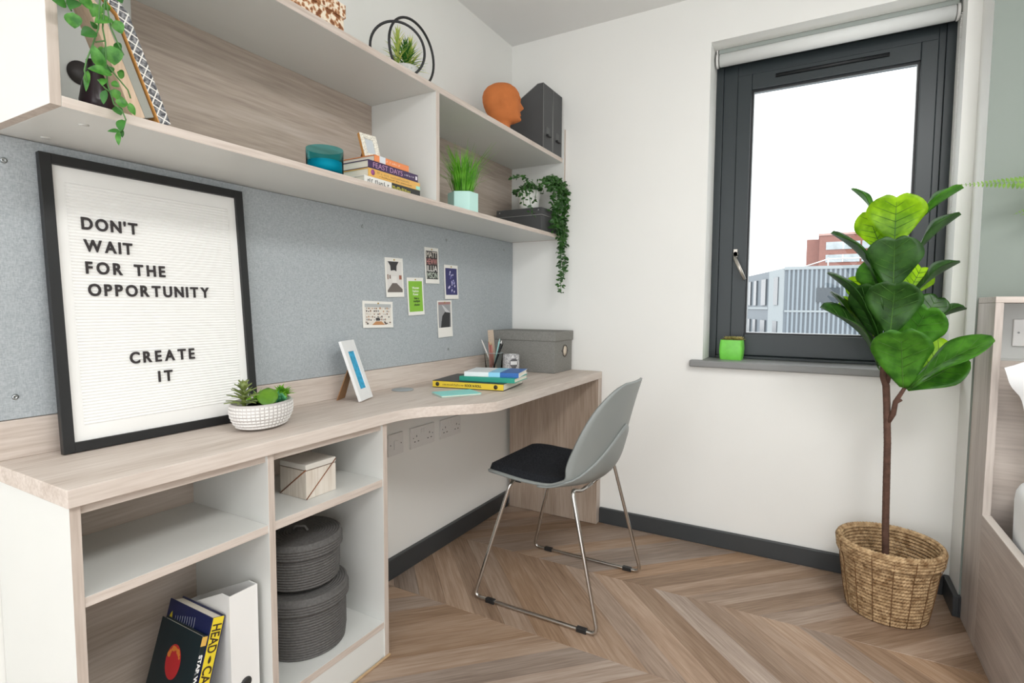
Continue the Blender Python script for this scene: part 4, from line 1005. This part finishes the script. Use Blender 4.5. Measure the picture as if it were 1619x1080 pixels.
# hanging vine from the top board
hv = thing('hanging_vine', 'striped green trailing vine hanging from the top of the wall shelf', 'potted plant', (-1.215, .68, 1.7855))
m = MB(); m.lathe([(0, 0), (.045, 0), (.055, .10), (.051, .10), (.044, .01), (0, .01)], (0,0,0), 24); m.build('pot', white_cer, hv)
def vp(u, v, x=-1.088): return at(60+u/4.5, v/4.5, 'x', x)-hv.location
sm = MB()
topA = [Vector((.0, 0, .10)), Vector((.06, 0, .13)), Vector((.115, -.02, .08))]
for path in ([(475, -160), (475, 0), (460, 200), (480, 300), (485, 470), (495, 600), (540, 740), (600, 790), (625, 850), (605, 920), (580, 940)], [(440, -200), (440, 0), (430, 200), (385, 330), (345, 430), (330, 500), (350, 580)], [(465, -100), (520, 200), (560, 290), (610, 390), (580, 400)], [(490, 460), (540, 520), (640, 640), (660, 700)], [(210, -150), (205, 20), (240, 80)], [(425, 565), (475, 625), (520, 660)], [(480, 290), (410, 300)]):
    pts = [vp(*p) for p in path]
    if path[0][1] < 0: pts = topA+pts
    sm.tube(pts, .0013, 5)
sm.build('stems', stem_m, hv)
for (bu, bv), (tu, tv), w_ in [((200, 25), (92, -5), 62), ((248, 88), (262, 203), 72), ((285, 8), (225, 68), 58), ((395, 50), (280, -10), 55), ((440, 35), (388, 122), 62), ((528, 138), (402, 165), 62), ((415, 232), (306, 250), 68), ((552, 142), (598, 242), 58), ((425, 208), (370, 150), 26), ((468, 490), (392, 318), 62), ((528, 532), (352, 488), 62), ((355, 500), (342, 652), 28), ((520, 325), (545, 465), 92), ((450, 330), (470, 420), 40), ((562, 512), (614, 545), 48), ((520, 588), (582, 618), 38), ((545, 632), (562, 705), 52), ((550, 725), (642, 738), 64), ((652, 730), (692, 822), 38), ((482, 640), (466, 742), 36), ((545, 760), (592, 822), 50), ((600, 850), (588, 935), 46), ((582, 930), (493, 935), 22), ((575, 935), (576, 1036), 28), ((605, 925), (600, 980), 22), ((570, 300), (575, 390), 40), ((480, 560), (455, 610), 40), ((560, -40), (600, 25), 45), ((480, 20), (500, 80), 40), ((500, 470), (520, 520), 45)]:
    xx = -1.088+random.uniform(-.012, .012)
    a = vp(bu, bv, xx); b_ = vp(tu, tv, xx+random.uniform(-.008, .008))
    m = MB(); vs, fs = leaf_pts(a, b_, (1, -.8+random.uniform(-.5, .5), random.uniform(-.2, .5)), w_/4.5/F*1.28, sh_oval, .06, .25, 5, 8); m.add(vs, fs, 0, True); m.build('leaf', vine_leaf if random.random() < .6 else vine_leaf2, hv)

# ------------------------------------------------------------------ wall shelf: top
ZT = 1.7851
# brown patterned box
spx = thing('floral_box', 'brown and cream floral patterned lidded box on top of the wall shelf', 'box', (-1.255, .975, ZT))
fm, nt, b = newmat('brown_floral'); N = nt.nodes.new; Lk = nt.links.new
t = N('ShaderNodeTexCoord'); vo = N('ShaderNodeTexVoronoi'); vo.inputs['Scale'].default_value = 95; Lk(t.outputs['Object'], vo.inputs['Vector'])
ns = N('ShaderNodeTexNoise'); ns.inputs['Scale'].default_value = 70; ns.inputs['Detail'].default_value = 4; Lk(t.outputs['Object'], ns.inputs['Vector'])
ad = N('ShaderNodeMath'); ad.operation = 'MULTIPLY_ADD'; ad.inputs[1].default_value = .45; Lk(vo.outputs['Distance'], ad.inputs[0]); Lk(ns.outputs['Fac'], ad.inputs[2])
r = N('ShaderNodeValToRGB'); cr = r.color_ramp; cr.elements[0].position = .58; cr.elements[0].color = lin('7d4a2a'); cr.elements[1].position = .80; cr.elements[1].color = lin('efe2cd')
e = cr.elements.new(.70); e.color = lin('b98458'); Lk(ad.outputs[0], r.inputs['Fac']); Lk(r.outputs['Color'], b.inputs['Base Color'])
m = MB(); m.box((-.10, -.118, 0), (.105, .118, .072)); m.build('body', fm, spx, bevel=.001)
m = MB(); m.box((-.104, -.122, .050), (.109, .122, .085)); m.build('lid', fm, spx, bevel=.001)
# black hoops ornament
hp_ = thing('hoop_ornament', 'black ornament of two crossed metal hoops on top of the wall shelf', 'ornament', (-1.20, 1.385, ZT))
for (cy_, r_, yaw) in ((at(629, 80, 'x', -1.2).y-1.385, .086, 40), (at(652, 80, 'x', -1.2).y-1.385, .104, 4)):
    m = MB(); ya = math.radians(yaw)
    m.tube([(r_*math.cos(a)*math.sin(ya), cy_+r_*math.cos(a)*math.cos(ya), .0048+r_+r_*math.sin(a)) for a in [2*math.pi*k/48 for k in range(48)]], .0042, 8, closed=True); m.build('hoop', black_sat, hp_)
m = MB(); m.lathe([(0, 0), (.045, 0), (.045, .0012), (0, .0012)], (0, 0, 0), 24); m.build('foot', black_sat, hp_)
# spiky plant in white textured pot
spk = thing('potted_succulent', 'spiky yellow-tipped faux succulent in a white dimpled pot on the top shelf', 'potted plant', (-1.262, 1.475, ZT))
m = MB(); m.lathe([(0, 0), (.036, 0), (.044, .085), (.041, .085), (.034, .01), (0, .01)], (0,0,0), 28); m.build('pot', white_cer, spk)
m = MB()
for j in range(7):
    for k in range(18):
        a = 2*math.pi*(k+.5*(j % 2))/18; z = .012+j*.0105; r_ = .0365+.0078*z/.085
        m.lathe([(.0038, 0), (.0022, .0014), (0, .0018)], (0,0,0), 6, M=Matrix.Translation((r_*math.cos(a), r_*math.sin(a), z)) @ Matrix.Rotation(a, 4, 'Z') @ Matrix.Rotation(math.pi/2, 4, 'Y'))
m.build('dimples', white_cer, spk, kind='stuff')
for cx_, cy_, hh, mt in ((0, 0, .14, vine_leaf2), (-.012, -.024, .21, succ_s), (.0, .026, .18, succ_s)):
    m = MB()
    for lv in range(9):
        for k in range(7):
            a = 2*math.pi*(k+lv*.37)/7; e = .1+lv*.15; ln = .072-lv*.003; b_ = Vector((cx_, cy_, .08+lv*hh*.055)); d = Vector((math.cos(a)*math.cos(e), math.sin(a)*math.cos(e), math.sin(e)))
            vs, fs = leaf_pts(b_, b_+d*ln, (-d.x, -d.y, 1.2), .0085, sh_spike, .08, .2, 3, 5); m.add(vs, fs, 0, True)
    m.build('leaf_rosette', mt if mt is not succ_s else leaf_mat('yellow_tip_%d' % int(cy_*1000), '5f9a34', 'd6d77a', .25, scale=30), spk)
# terracotta head
def head_mesh():
    mb = MB(); NU, NV = 56, 60
    # profile radii (front, back, half width) against height, from neck foot to crown
    tab = [(0, .040, .046, .040), (.02, .036, .044, .037), (.040, .034, .044, .036), (.052, .040, .050, .040), (.060, .066, .056, .047), (.070, .082, .062, .053), (.085, .083, .070, .059), (.105, .080, .083, .064), (.125, .080, .092, .069), (.145, .080, .097, .072), (.165, .080, .098, .073), (.185, .078, .093, .071), (.205, .066, .080, .062), (.221, .044, .056, .045), (.230, .014, .022, .018)]
    tab = [(z_ if z_ < .03 else z_+.028, a_, b_, c_) for z_, a_, b_, c_ in tab]
    def tabv(z):
        for i in range(len(tab)-1):
            if tab[i][0] <= z <= tab[i+1][0]:
                t = (z-tab[i][0])/(tab[i+1][0]-tab[i][0]); t = t*t*(3-2*t)*.5+t*.5
                return [tab[i][j]*(1-t)+tab[i+1][j]*t for j in (1, 2, 3)]
        return tab[-1][1:]
    def g(x, c, s): return math.exp(-((x-c)/s)**2)
    def fn(u, v):
        z0_ = .258*v; z = z0_-.028; fr, bk_, hw = tabv(z0_); a = u*2*math.pi; c, s = math.cos(a), math.sin(a)
        d = abs((a+math.pi) % (2*math.pi)-math.pi)  # angle from the face direction (+y)
        ry = fr if c > 0 else bk_
        p = Vector((hw*s, ry*c, z0_))
        nose = .016*g(d, 0, .20)*(g(z, .128, .013)*1.1+g(z, .142, .016)*.6)
        brow = .006*g(d, .28, .30)*g(z, .165, .008)
        eye = -.011*g(d, .42, .17)*g(z, .152, .010)
        lips = .009*g(d, 0, .26)*(g(z, .103, .0042)+g(z, .094, .0045)) - .003*g(d, 0, .3)*g(z, .1025, .002)
        chin = .008*g(d, 0, .3)*g(z, .074, .009)
        under = -.005*g(d, 0, .3)*g(z, .0895, .004)
        cheek = .004*g(d, .7, .25)*g(z, .125, .015)
        ear = .014*g(d, 1.72, .13)*g(z, .128, .020)-.010*g(d, 1.66, .06)*g(z, .128, .010)
        k = nose+brow+eye+lips+chin+under+cheek+ear
        n = Vector((s, c, 0))
        return p+n*k
    mb.grid(fn, NU, NV, 0, True, wrapu=True); mb.lathe([(0, .2578), (.018, .258)], (0, 0.003, 0), 8)
    return mb
hdp = at(797, 165, 'x', -1.235)
th_ = thing('head_sculpture', 'terracotta head sculpture facing the magazine files on the top shelf', 'sculpture', (-1.235, hdp.y-.010, ZT), math.radians(-44))
head_mesh().build('head', terracotta, th_); th_.scale = (.93, .93, .93)
# magazine files, dark
for lab, yy in (('charcoal magazine file beside the terracotta head', 2.268), ('charcoal magazine file against the window wall', 2.372)):
    f_ = mag_file('magazine_file', lab, (-1.1285, yy, ZT), .098, .245, .292, .165, file_m, 0, 'charcoal magazine files on the top shelf', file_e)
    m = MB(); m.box((.0, .032, .070), (.0012, .066, .105)); m.build('label_window', C('5a5b5c'), f_)
    m = MB(); m.box((.0, .030, .062), (.012, .068, .070)); m.build('label_holder', C('2a2a2b', .4), f_, bevel=.001)

# ------------------------------------------------------------------ chair
ch = thing('desk_chair', 'grey plastic shell chair with a dark seat pad and chrome sled legs', 'chair', (-.82, 1.83, 0))
prof = [(-.225, .452), (-.205, .462), (-.15, .459), (-.05, .447), (.05, .440), (.125, .446), (.172, .470), (.203, .520), (.222, .585), (.240, .660), (.258, .730), (.274, .785), (.280, .805)]
half = [.150, .190, .212, .222, .226, .228, .229, .228, .225, .215, .190, .140, .085]
wrapz = [.0, .0, .006, .012, .022, .038, .03, .012, 0, 0, 0, 0, 0]
wrapx = [.0, .0, .0, .0, .005, .02, .055, .085, .085, .070, .050, .025, .008]
def interp(tab, t):
    n = len(tab)-1; f = min(max(t, 0), .99999)*n; i = int(f); k = f-i
    p0 = tab[max(0, i-1)]; p1 = tab[i]; p2 = tab[min(n, i+1)]; p3 = tab[min(n, i+2)]
    cr_ = lambda a, b, c, d: .5*((2*b)+(-a+c)*k+(2*a-5*b+4*c-d)*k*k+(-a+3*b-3*c+d)*k**3)
    if isinstance(p1, tuple): return tuple(cr_(p0[j], p1[j], p2[j], p3[j]) for j in range(len(p1)))
    return cr_(p0, p1, p2, p3)
def shell_pt(s, t, off=0.0):
    x, z = interp(prof, t); h = interp(half, t); wz = interp(wrapz, t); wx = interp(wrapx, t)
    a = abs(s)**2.2
    p = Vector((x-wx*a, s*h, z+wz*a))
    if off:
        e = 1e-3; p1 = shell_pt(s+e if s < .9 else s-e, t); p2 = shell_pt(s, t+e if t < .9 else t-e)
        n = (p1-p).cross(p2-p); n.normalize()
        if (s >= .9) != (t >= .9): n = -n
        p += n*off
    return p
m = MB(); m.grid(lambda u, v: shell_pt(-1+2*u, v), 21, 49); m.build('shell', shell_m, ch, solid=.008)
BOFF = .0075
# lower outer bucket, its lip arcs across the back
def bucket(u, v):
    s = -1+2*u; tmax = .74-.30*abs(s)**1.6; t = .30+(tmax-.30)*v
    return shell_pt(s*1.004, t, BOFF)
m = MB(); m.grid(bucket, 21, 17); m.build('outer_bucket', shell_m, ch, solid=.006)
def padpt(u, v, top):
    s = -1+2*u; t = .03+.475*v; base = shell_pt(s*.93, t); d = min(1, min(1-abs(s), v, 1-v)*9)
    return base+Vector((0, 0, .0045+(.020*math.sqrt(max(0, d)) if top else 0)))
m = MB(); m.grid(lambda u, v: padpt(u, v, True), 25, 25); m.grid(lambda u, v: padpt(u, v, False), 25, 25); m.build('seat_pad', pad_fab, ch)
fr_t = MB()
def side_path(sg):
    return [Vector((-.115, 0, .428)), Vector((-.115, sg*.185, .434)), Vector((-.234, sg*.238, .0075)), Vector((.240, sg*.240, .0075)), Vector((.130, sg*.205, .452)), Vector((.120, sg*.10, .418)), Vector((.120, 0, .416))]
pth = fillet(side_path(-1), .03, 6)
for sg in (-1, 1):
    m = MB(); m.tube(fillet(side_path(sg), .028, 6), .0068, 10); m.build('sled_leg', steel, ch)
    for fx in (-.165, .185):
        m = MB(); m.box((fx-.018, sg*.2392-.0085, .0), (fx+.018, sg*.2392+.0085, .0155)); m.build('foot_clip', black_sat, ch, bevel=.002)
for xx, hw in ((-.115, .15),):
    m = MB(); m.box((xx-.02, -hw, .424 if xx < 0 else .418), (xx+.02, hw, .4335 if xx < 0 else .430)); m.build('seat_bracket', black_sat, ch)

# ------------------------------------------------------------------ plant basket and fiddle-leaf fig
bk = thing('seagrass_basket', 'braided seagrass basket holding the fiddle-leaf fig', 'basket', (.243, 2.25, 0))
rm, nt, b = newmat('seagrass'); N = nt.nodes.new; Lk = nt.links.new
t = N('ShaderNodeTexCoord'); n1 = N('ShaderNodeTexNoise'); n1.inputs['Scale'].default_value = 55; n1.inputs['Detail'].default_value = 4; Lk(t.outputs['Object'], n1.inputs['Vector'])
r = N('ShaderNodeValToRGB'); r.color_ramp.elements[0].position = .3; r.color_ramp.elements[1].position = .7; r.color_ramp.elements[0].color = lin('866642'); r.color_ramp.elements[1].color = lin('d8ba90'); Lk(n1.outputs['Fac'], r.inputs['Fac']); Lk(r.outputs['Color'], b.inputs['Base Color']); b.inputs['Roughness'].default_value = .85
def brad(z): return .112+.036*(z/.255)**.8
m = MB(); nrow = 21
for j in range(nrow):
    z = .007+j*.0118; R_ = brad(z); nseg = 44
    for q in (0, 1):     # two twisted strands per row make the braid
        pts = []
        for k in range(nseg*4):
            a = 2*math.pi*k/(nseg*4); ph = math.pi*k/2.0+q*math.pi+j*.9
            rr_ = R_+.0032*math.cos(ph); pts.append((rr_*math.cos(a), rr_*math.sin(a), z+.0030*math.sin(ph)))
        m.tube(pts, .0044, 5, closed=True)
m.build('braided_wall', rm, bk)
m = MB()
for (z, ex_) in ((.250, .004), (.243, .008), (.232, .008), (.221, .008), (.210, .008)):
    R_ = brad(z)+ex_
    for q in (0, 1):
        m.tube([((R_+.0032*math.cos(math.pi*k/2+q*math.pi))*math.cos(2*math.pi*k/176), (R_+.0032*math.cos(math.pi*k/2+q*math.pi))*math.sin(2*math.pi*k/176), z+.0034*math.sin(math.pi*k/2+q*math.pi)) for k in range(176)], .0050, 5, closed=True)
m.build('folded_rim', rm, bk)
m = MB()
for k in range(16):
    a = 2*math.pi*k/16; m.tube([((brad(z)+.0075+(.006 if z > .2 else 0))*math.cos(a), (brad(z)+.0075+(.006 if z > .2 else 0))*math.sin(a), z) for z in [.004+.02*i for i in range(13)]], .0012, 4)
m.build('stitching', C('7c5a38', .8), bk)
m = MB(); m.lathe([(0, .002), (.108, .002), (.112, .03), (.106, .03), (.104, .010), (0, .010)], (0,0,0), 32); m.build('base', rm, bk)

fg = thing('fiddle_leaf_fig', 'tall fiddle-leaf fig with a thin brown trunk by the window', 'plant', (.232, 2.25, .012))
o0 = fg.location
def fp(px, py, y): return at(px, py, 'y', y)-o0
trunk = [Vector((0, 0, 0)), fp(1400, 900, 2.25), fp(1400, 830, 2.25), fp(1403, 700, 2.25), fp(1402, 640, 2.25), fp(1401, 610, 2.25), fp(1396, 595, 2.25), fp(1397, 565, 2.25), fp(1404, 500, 2.26), fp(1408, 440, 2.26), fp(1412, 380, 2.26), fp(1414, 345, 2.26)]
m = MB(); m.tube(trunk, [.0112, .0110, .0110, .0108, .0108, .0112, .010, .009, .008, .007, .006, .004], 12)
for k in range(26):
    zz = .25+k*.0175
    p = None
    for i in range(len(trunk)-1):
        if trunk[i].z <= zz <= trunk[i+1].z: p = trunk[i].lerp(trunk[i+1], (zz-trunk[i].z)/(trunk[i+1].z-trunk[i].z))
    if p and zz < .8: m.lathe([(.0108, -.0015), (.0117, 0), (.0108, .0015)], p, 12)
m.build('trunk', bark, fg)
m = MB(); m.tube([fp(1403, 668, 2.25), fp(1412, 655, 2.24), fp(1416, 635, 2.22), fp(1430, 614, 2.19)], [.010, .009, .008, .006], 8); m.tube([fp(1416, 637, 2.22), fp(1426, 632, 2.22)], [.006, .004], 6); m.build('branch', bark, fg)
m = MB(); m.tube([fp(1402, 605, 2.25), fp(1408, 585, 2.24), fp(1406, 560, 2.24), fp(1408, 520, 2.25)], [.009, .008, .007, .005], 8); m.build('branch', bark, fg)
camd = lambda p: (CAM-o0-p).normalized()
def fig_leaf(b, t, w, mat, yb=2.25, yt=2.25, tiltn=(0, 0, 0), bend=.08, fold=.10, shape=sh_fiddle, face=1.0):
    B = fp(b[0], b[1], yb); T = fp(t[0], t[1], yt); n = camd(B)*face+Vector(tiltn); L_ = (T-B).length
    m = MB(); random.seed(int(b[0]*7+t[1])); vs, fs = leaf_pts(B, T, n, w, shape, bend, fold, 9, 16, wav=.035, notch=.07 if face == 1.0 else 0); m.add(vs, fs, 0, True); lf = m.build('leaf', mat, fg, solid=.0012)
    ax = (T-B).normalized(); nn = (n-ax*n.dot(ax)).normalized(); sd = ax.cross(nn); vm = MB()
    cen = lambda tt: B+ax*L_*tt+nn*(bend*L_*math.sin(math.pi*tt)+.0012)
    vm.tube([cen(q/8*.96) for q in range(9)], [.0018-.0014*q/8 for q in range(9)], 5)
    for q in (.18, .32, .46, .60, .74):
        for s in (-1, 1):
            e_ = min(.97, q+.20); hw = w/2*shape(e_)*.82
            a_ = cen(q); c_ = cen((q+e_)/2)+sd*s*hw*.5+nn*(fold*hw*.5+.0006); d_ = cen(e_)+sd*s*hw+nn*(fold*hw+.0008)
            vm.tube([a_, c_, d_], [.0008, .0007, .0003], 4)
    vm.build('veins', vein_m, lf)
    # petiole back to the stem
    zz = B.z; sp_ = None
    for i in range(len(trunk)-1):
        if trunk[i].z <= zz-.012 <= trunk[i+1].z: sp_ = trunk[i].lerp(trunk[i+1], (zz-.012-trunk[i].z)/(trunk[i+1].z-trunk[i].z))
    if sp_ is not None and (sp_-B).length < .16 and b[1] < 600:
        pm = MB(); pm.tube([sp_, sp_.lerp(B, .6)+Vector((0, 0, -.004)), B], .0030, 6); pm.build('petiole', vein_m, fg)
D, Mi, Y_ = ficus_dk, ficus_md, ficus_lt
# upright leaves facing the room
fig_leaf((1414, 388), (1418, 306), .172, Y_, 2.24, 2.20, bend=-.06)
fig_leaf((1412, 456), (1415, 373), .160, D, 2.20, 2.15, bend=-.06)
fig_leaf((1407, 530), (1416, 444), .160, D, 2.17, 2.12, bend=-.08)
fig_leaf((1428, 613), (1424, 519), .168, Mi, 2.18, 2.08, bend=-.06)
fig_leaf((1425, 565), (1470, 482), .150, Mi, 2.22, 2.16, bend=-.05)
# right side, seen near edge-on
fig_leaf((1440, 612), (1572, 536), .120, Mi, 2.18, 2.12, (.1, -.2, 1.0), bend=.06, fold=.25, face=.35)
fig_leaf((1434, 616), (1528, 566), .120, Mi, 2.20, 2.20, (0, .1, .3), bend=-.05, face=.6)
fig_leaf((1452, 350), (1524, 297), .105, Mi, 2.26, 2.24, (-.5, 0, 1.0), bend=.04, fold=.6, face=.12)
fig_leaf((1448, 402), (1520, 339), .105, D, 2.26, 2.24, (-.5, 0, 1.0), bend=.04, fold=.6, face=.12)
fig_leaf((1448, 462), (1518, 415), .100, D, 2.26, 2.26, (-.5, 0, 1.0), bend=.04, fold=.6, face=.15)
fig_leaf((1465, 512), (1528, 489), .085, D, 2.26, 2.26, (-.3, 0, 1.0), bend=.04, fold=.6, face=.2)
fig_leaf((1452, 515), (1485, 468), .100, D, 2.26, 2.28, bend=.05)
# left side
fig_leaf((1390, 575), (1296, 486), .150, D, 2.22, 2.17, (.6, 0, 1.0), bend=.10, fold=.4, face=.30)
fig_leaf((1388, 545), (1307, 432), .130, D, 2.22, 2.18, (.8, 0, .8), bend=.09, fold=.4, face=.2)
fig_leaf((1388, 455), (1313, 369), .120, D, 2.24, 2.20, (.8, 0, .8), bend=.09, fold=.4, face=.2)
fig_leaf((1386, 345), (1345, 299), .090, Mi, 2.27, 2.26, (.8, 0, .8), bend=.05, fold=.4, face=.3)
fig_leaf((1388, 580), (1312, 462), .110, D, 2.28, 2.28, (.5, .0, 1.0), bend=.05, fold=.3, face=.2)
fig_leaf((1392, 535), (1362, 450), .120, D, 2.21, 2.19, (-.6, 0, 0), bend=.03, face=.8)
# backlit young leaves behind
fig_leaf((1390, 480), (1350, 434), .110, Y_, 2.29, 2.33, (-.4, 0, 0))
fig_leaf((1385, 530), (1338, 465), .110, Y_, 2.29, 2.33, (-.4, 0, 0))
fig_leaf((1430, 470), (1458, 420), .110, Y_, 2.29, 2.32, (.3, 0, 0))
fig_leaf((1398, 400), (1372, 332), .110, Y_, 2.28, 2.31, (-.3, 0, 0))
fig_leaf((1395, 470), (1372, 412), .100, Mi, 2.26, 2.27, (-.4, 0, 0), face=.8)
fig_leaf((1440, 605), (1500, 540), .11, Y_, 2.23, 2.25, (.2, 0, .3), face=.8)

# lime pot on the sill
lp = thing('lime_pot_succulent', 'small succulent in a square lime green pot on the window sill', 'potted plant', (-.335, 2.598, .828))
def sq(u, v):
    a = u*2*math.pi; c, s = math.cos(a), math.sin(a); k = 1/max(abs(c), abs(s))**.82; r_ = .046+.004*math.sin(math.pi*v); return Vector((r_*c*k, r_*s*k, .088*v))
m = MB(); m.grid(sq, 48, 10, wrapu=True); m.lathe([(0, .0005), (.044, .0005)], (0,0,0), 4); m.lathe([(0, .0875), (.046, .0875)], (0,0,0), 24); m.build('pot', lime_pot, lp)
m = MB()
for (cx_, cy_) in ((-.018, -.012), (.016, -.01), (.0, .012), (.03, .005)):
    for lv in range(3):
        for k in range(7):
            a = 2*math.pi*(k+lv*.5)/7; e = .15+lv*.42; b_ = Vector((cx_, cy_, .088)); d = Vector((math.cos(a)*math.cos(e), math.sin(a)*math.cos(e), math.sin(e)))
            vs, fs = leaf_pts(b_, b_+d*(.026-lv*.004), (-d.x, -d.y, 1), .013, sh_oval, -.1, .3, 3, 5); m.add(vs, fs, 0, True)
m.build('rosettes', succ_s, lp, solid=.0015)

# ------------------------------------------------------------------ bed
bd = thing('bed', 'oak bed frame with a boxed headboard unit against the sage wall', 'bed', (1.0, 1.2, 0))
def bp_(nm, a, b, mats, mi=0, bevel=.001):
    mm = MB(); mm.box(a, b, mi); return rel(bd, mm).build(nm, mats, bd, bevel=bevel)
bp_('headboard_side', (.460, 2.13, 0), (.480, 2.333, 1.078), [wood_bedz])
bp_('headboard_top', (.460, 2.13, 1.0785), (1.95, 2.333, 1.097), [wood_bedx])
bp_('niche_back', (.480, 2.30, .90), (1.95, 2.333, 1.078), [C('c9cac7', .6)])
bp_('niche_shelf', (.480, 2.20, .885), (1.95, 2.333, .900), [grey_lam])
bp_('headboard_face', (.480, 2.185, .10), (1.95, 2.20, .9005), [wood_bedx])
bp_('side_rail', (.460, .10, 0), (.480, 2.1295, .425), [wood_bed])
bp_('rail_cap', (.4595, .10, .425), (.4815, 2.1295, .428), [C('d9d0c8')], bevel=.0005)
bp_('foot_panel', (.480, .10, 0), (1.95, .12, .42), [wood_bed])
bp_('slat_base', (.480, .12, .20), (1.95, 2.185, .23), [wood_bed])
st = thing('light_switch', 'white switch plate in the headboard niche', 'switch', (.585, 2.30, .985))
m = MB(); m.box((-.043, -.009, -.043), (.043, 0, .043)); m.build('plate', plastic_w, st, bevel=.002)
m = MB(); m.box((-.006, -.013, -.014), (.018, -.009, .014)); m.build('rocker', plastic_w, st, bevel=.001)
m = MB(); m.lathe([(0, 0), (.003, 0), (.003, .001), (0, .001)], (0,0,0), 10, M=Matrix.Translation((-.030, -.009, 0)) @ Matrix.Rotation(math.pi/2, 4, 'X')); m.build('screw', screw_m, st)
def soft_box(nm, a, b, mat, parent, e=5.0, nu=48, nv=28, puff=0, crease=.0):
    c = (Vector(a)+Vector(b))/2; h = (Vector(b)-Vector(a))/2; mb = MB()
    def sp_(v, p): return math.copysign(abs(v)**p, v)
    def fn(u, v):
        th = u*2*math.pi; ph = (v-.5)*math.pi; p = 2.0/e
        x = sp_(math.cos(ph), p)*sp_(math.cos(th), p); y = sp_(math.cos(ph), p)*sp_(math.sin(th), p); z = sp_(math.sin(ph), p)
        q = Vector((c.x+h.x*x, c.y+h.y*y, c.z+h.z*z))
        if crease: q += Vector((x, y, z))*crease*noise.noise(q*7.0)+Vector((x, y, z))*crease*.6*noise.noise(q*17.0)
        return q
    mb.grid(fn, nu, nv, 0, True, wrapu=True); return mb.build(nm, mat, parent)
mt = thing('mattress', 'white mattress in the oak bed frame', 'mattress', (0, 0, 0)); 
mt.location = (1.2, 1.145, .234)
soft_box('core', (-.7155, -1.02, 0), (.70, 1.033, .362), linen, mt, 9, 64, 28, crease=.003)
def pillow(label, c, w, h, t_, rot, grp='pillows on the bed'):
    o = thing('pillow', label, 'pillow', c, group=grp); o.rotation_euler = rot
    mb = MB()
    def fn(u, v, s):
        x = -1+2*u; z = -1+2*v; k = (1-abs(x)**3.0)**.55*(1-abs(z)**3.0)**.55
        pin = 1-.06*(abs(x)**2*(1-abs(z)))-.0
        q = Vector((x*w/2*(1-.05*(1-z*z)*0), s*t_/2*k, z*h/2*(1-.05*x*x)))
        q += Vector((0, s, 0))*.030*noise.noise(Vector((x*2.6, z*2.6, s*3+c[2])))*k+Vector((noise.noise(Vector((z*2.2, 3.1, c[0]))), 0, noise.noise(Vector((x*2.2, 7.7, c[0])))))*.022
        return q
    mb.grid(lambda u, v: fn(u, v, -1), 28, 22); mb.grid(lambda u, v: fn(1-u, v, 1), 28, 22); mb.build('case', linen, o); return o
pillow('white pillow propped upright against the headboard', (.839, 2.055, .895), .68, .32, .15, (math.radians(-8), math.radians(-25), 0))
pillow('white pillow lying flat on the mattress by the headboard', (1.29, 1.95, .695), .62, .42, .15, (math.radians(-88), 0, math.radians(3)))
# fern on the headboard
fn_ = thing('potted_fern', 'fern in a white pot on top of the headboard', 'potted plant', (.80, 2.235, 1.0975))
m = MB(); m.lathe([(0, 0), (.055, 0), (.072, .12), (.067, .12), (.052, .01), (0, .01)], (0,0,0), 28); m.build('pot', white_cer, fn_)
def frond(pts, wmax):
    P = [Vector(p) for p in pts]; m = MB(); N_ = 46
    def cv(t):
        n = len(P)-1; f = min(t, .9999)*n; i = int(f); return P[i].lerp(P[i+1], f-i)
    m.tube([cv(i/24) for i in range(25)], [.0018-.0014*i/24 for i in range(25)], 5)
    for i in range(3, N_):
        t = i/N_; p = cv(t); d = (cv(min(1, t+.03))-cv(t-.03)).normalized(); s = d.cross(Vector((0, -1, .35))).normalized(); w_ = wmax*min(1, (1.03-t)*2.0)*min(1, .3+t*2)
        for sg in (-1, 1):
            tip = p+s*sg*w_+d*w_*.35+Vector((0, 0, -.12*w_)); vs, fs = leaf_pts(p, tip, (0, -1, .4), w_*.5, sh_oval, .03, .1, 3, 4); m.add(vs, fs, 0, True)
    m.build('frond', fern_m, fn_)
ctr = Vector((0, 0, .11))
frond([ctr, (-.06, -.01, .30), (-.20, -.015, .345), (-.33, -.05, .345), tuple(at(1508, 293, 'y', 2.15)-fn_.location)], .030)
frond([ctr, (-.04, -.04, .30), (-.14, -.07, .42), (-.20, -.09, .43)], .032)
for k in range(9):
    a = -.4+k*.62; dx, dy = math.cos(a), math.sin(a)*.5
    if dy > 0: dy *= .12
    frond([ctr, (dx*.06, dy*.06, .24), (dx*.18, dy*.18, .31), (dx*.30, dy*.30, .25)], .032)
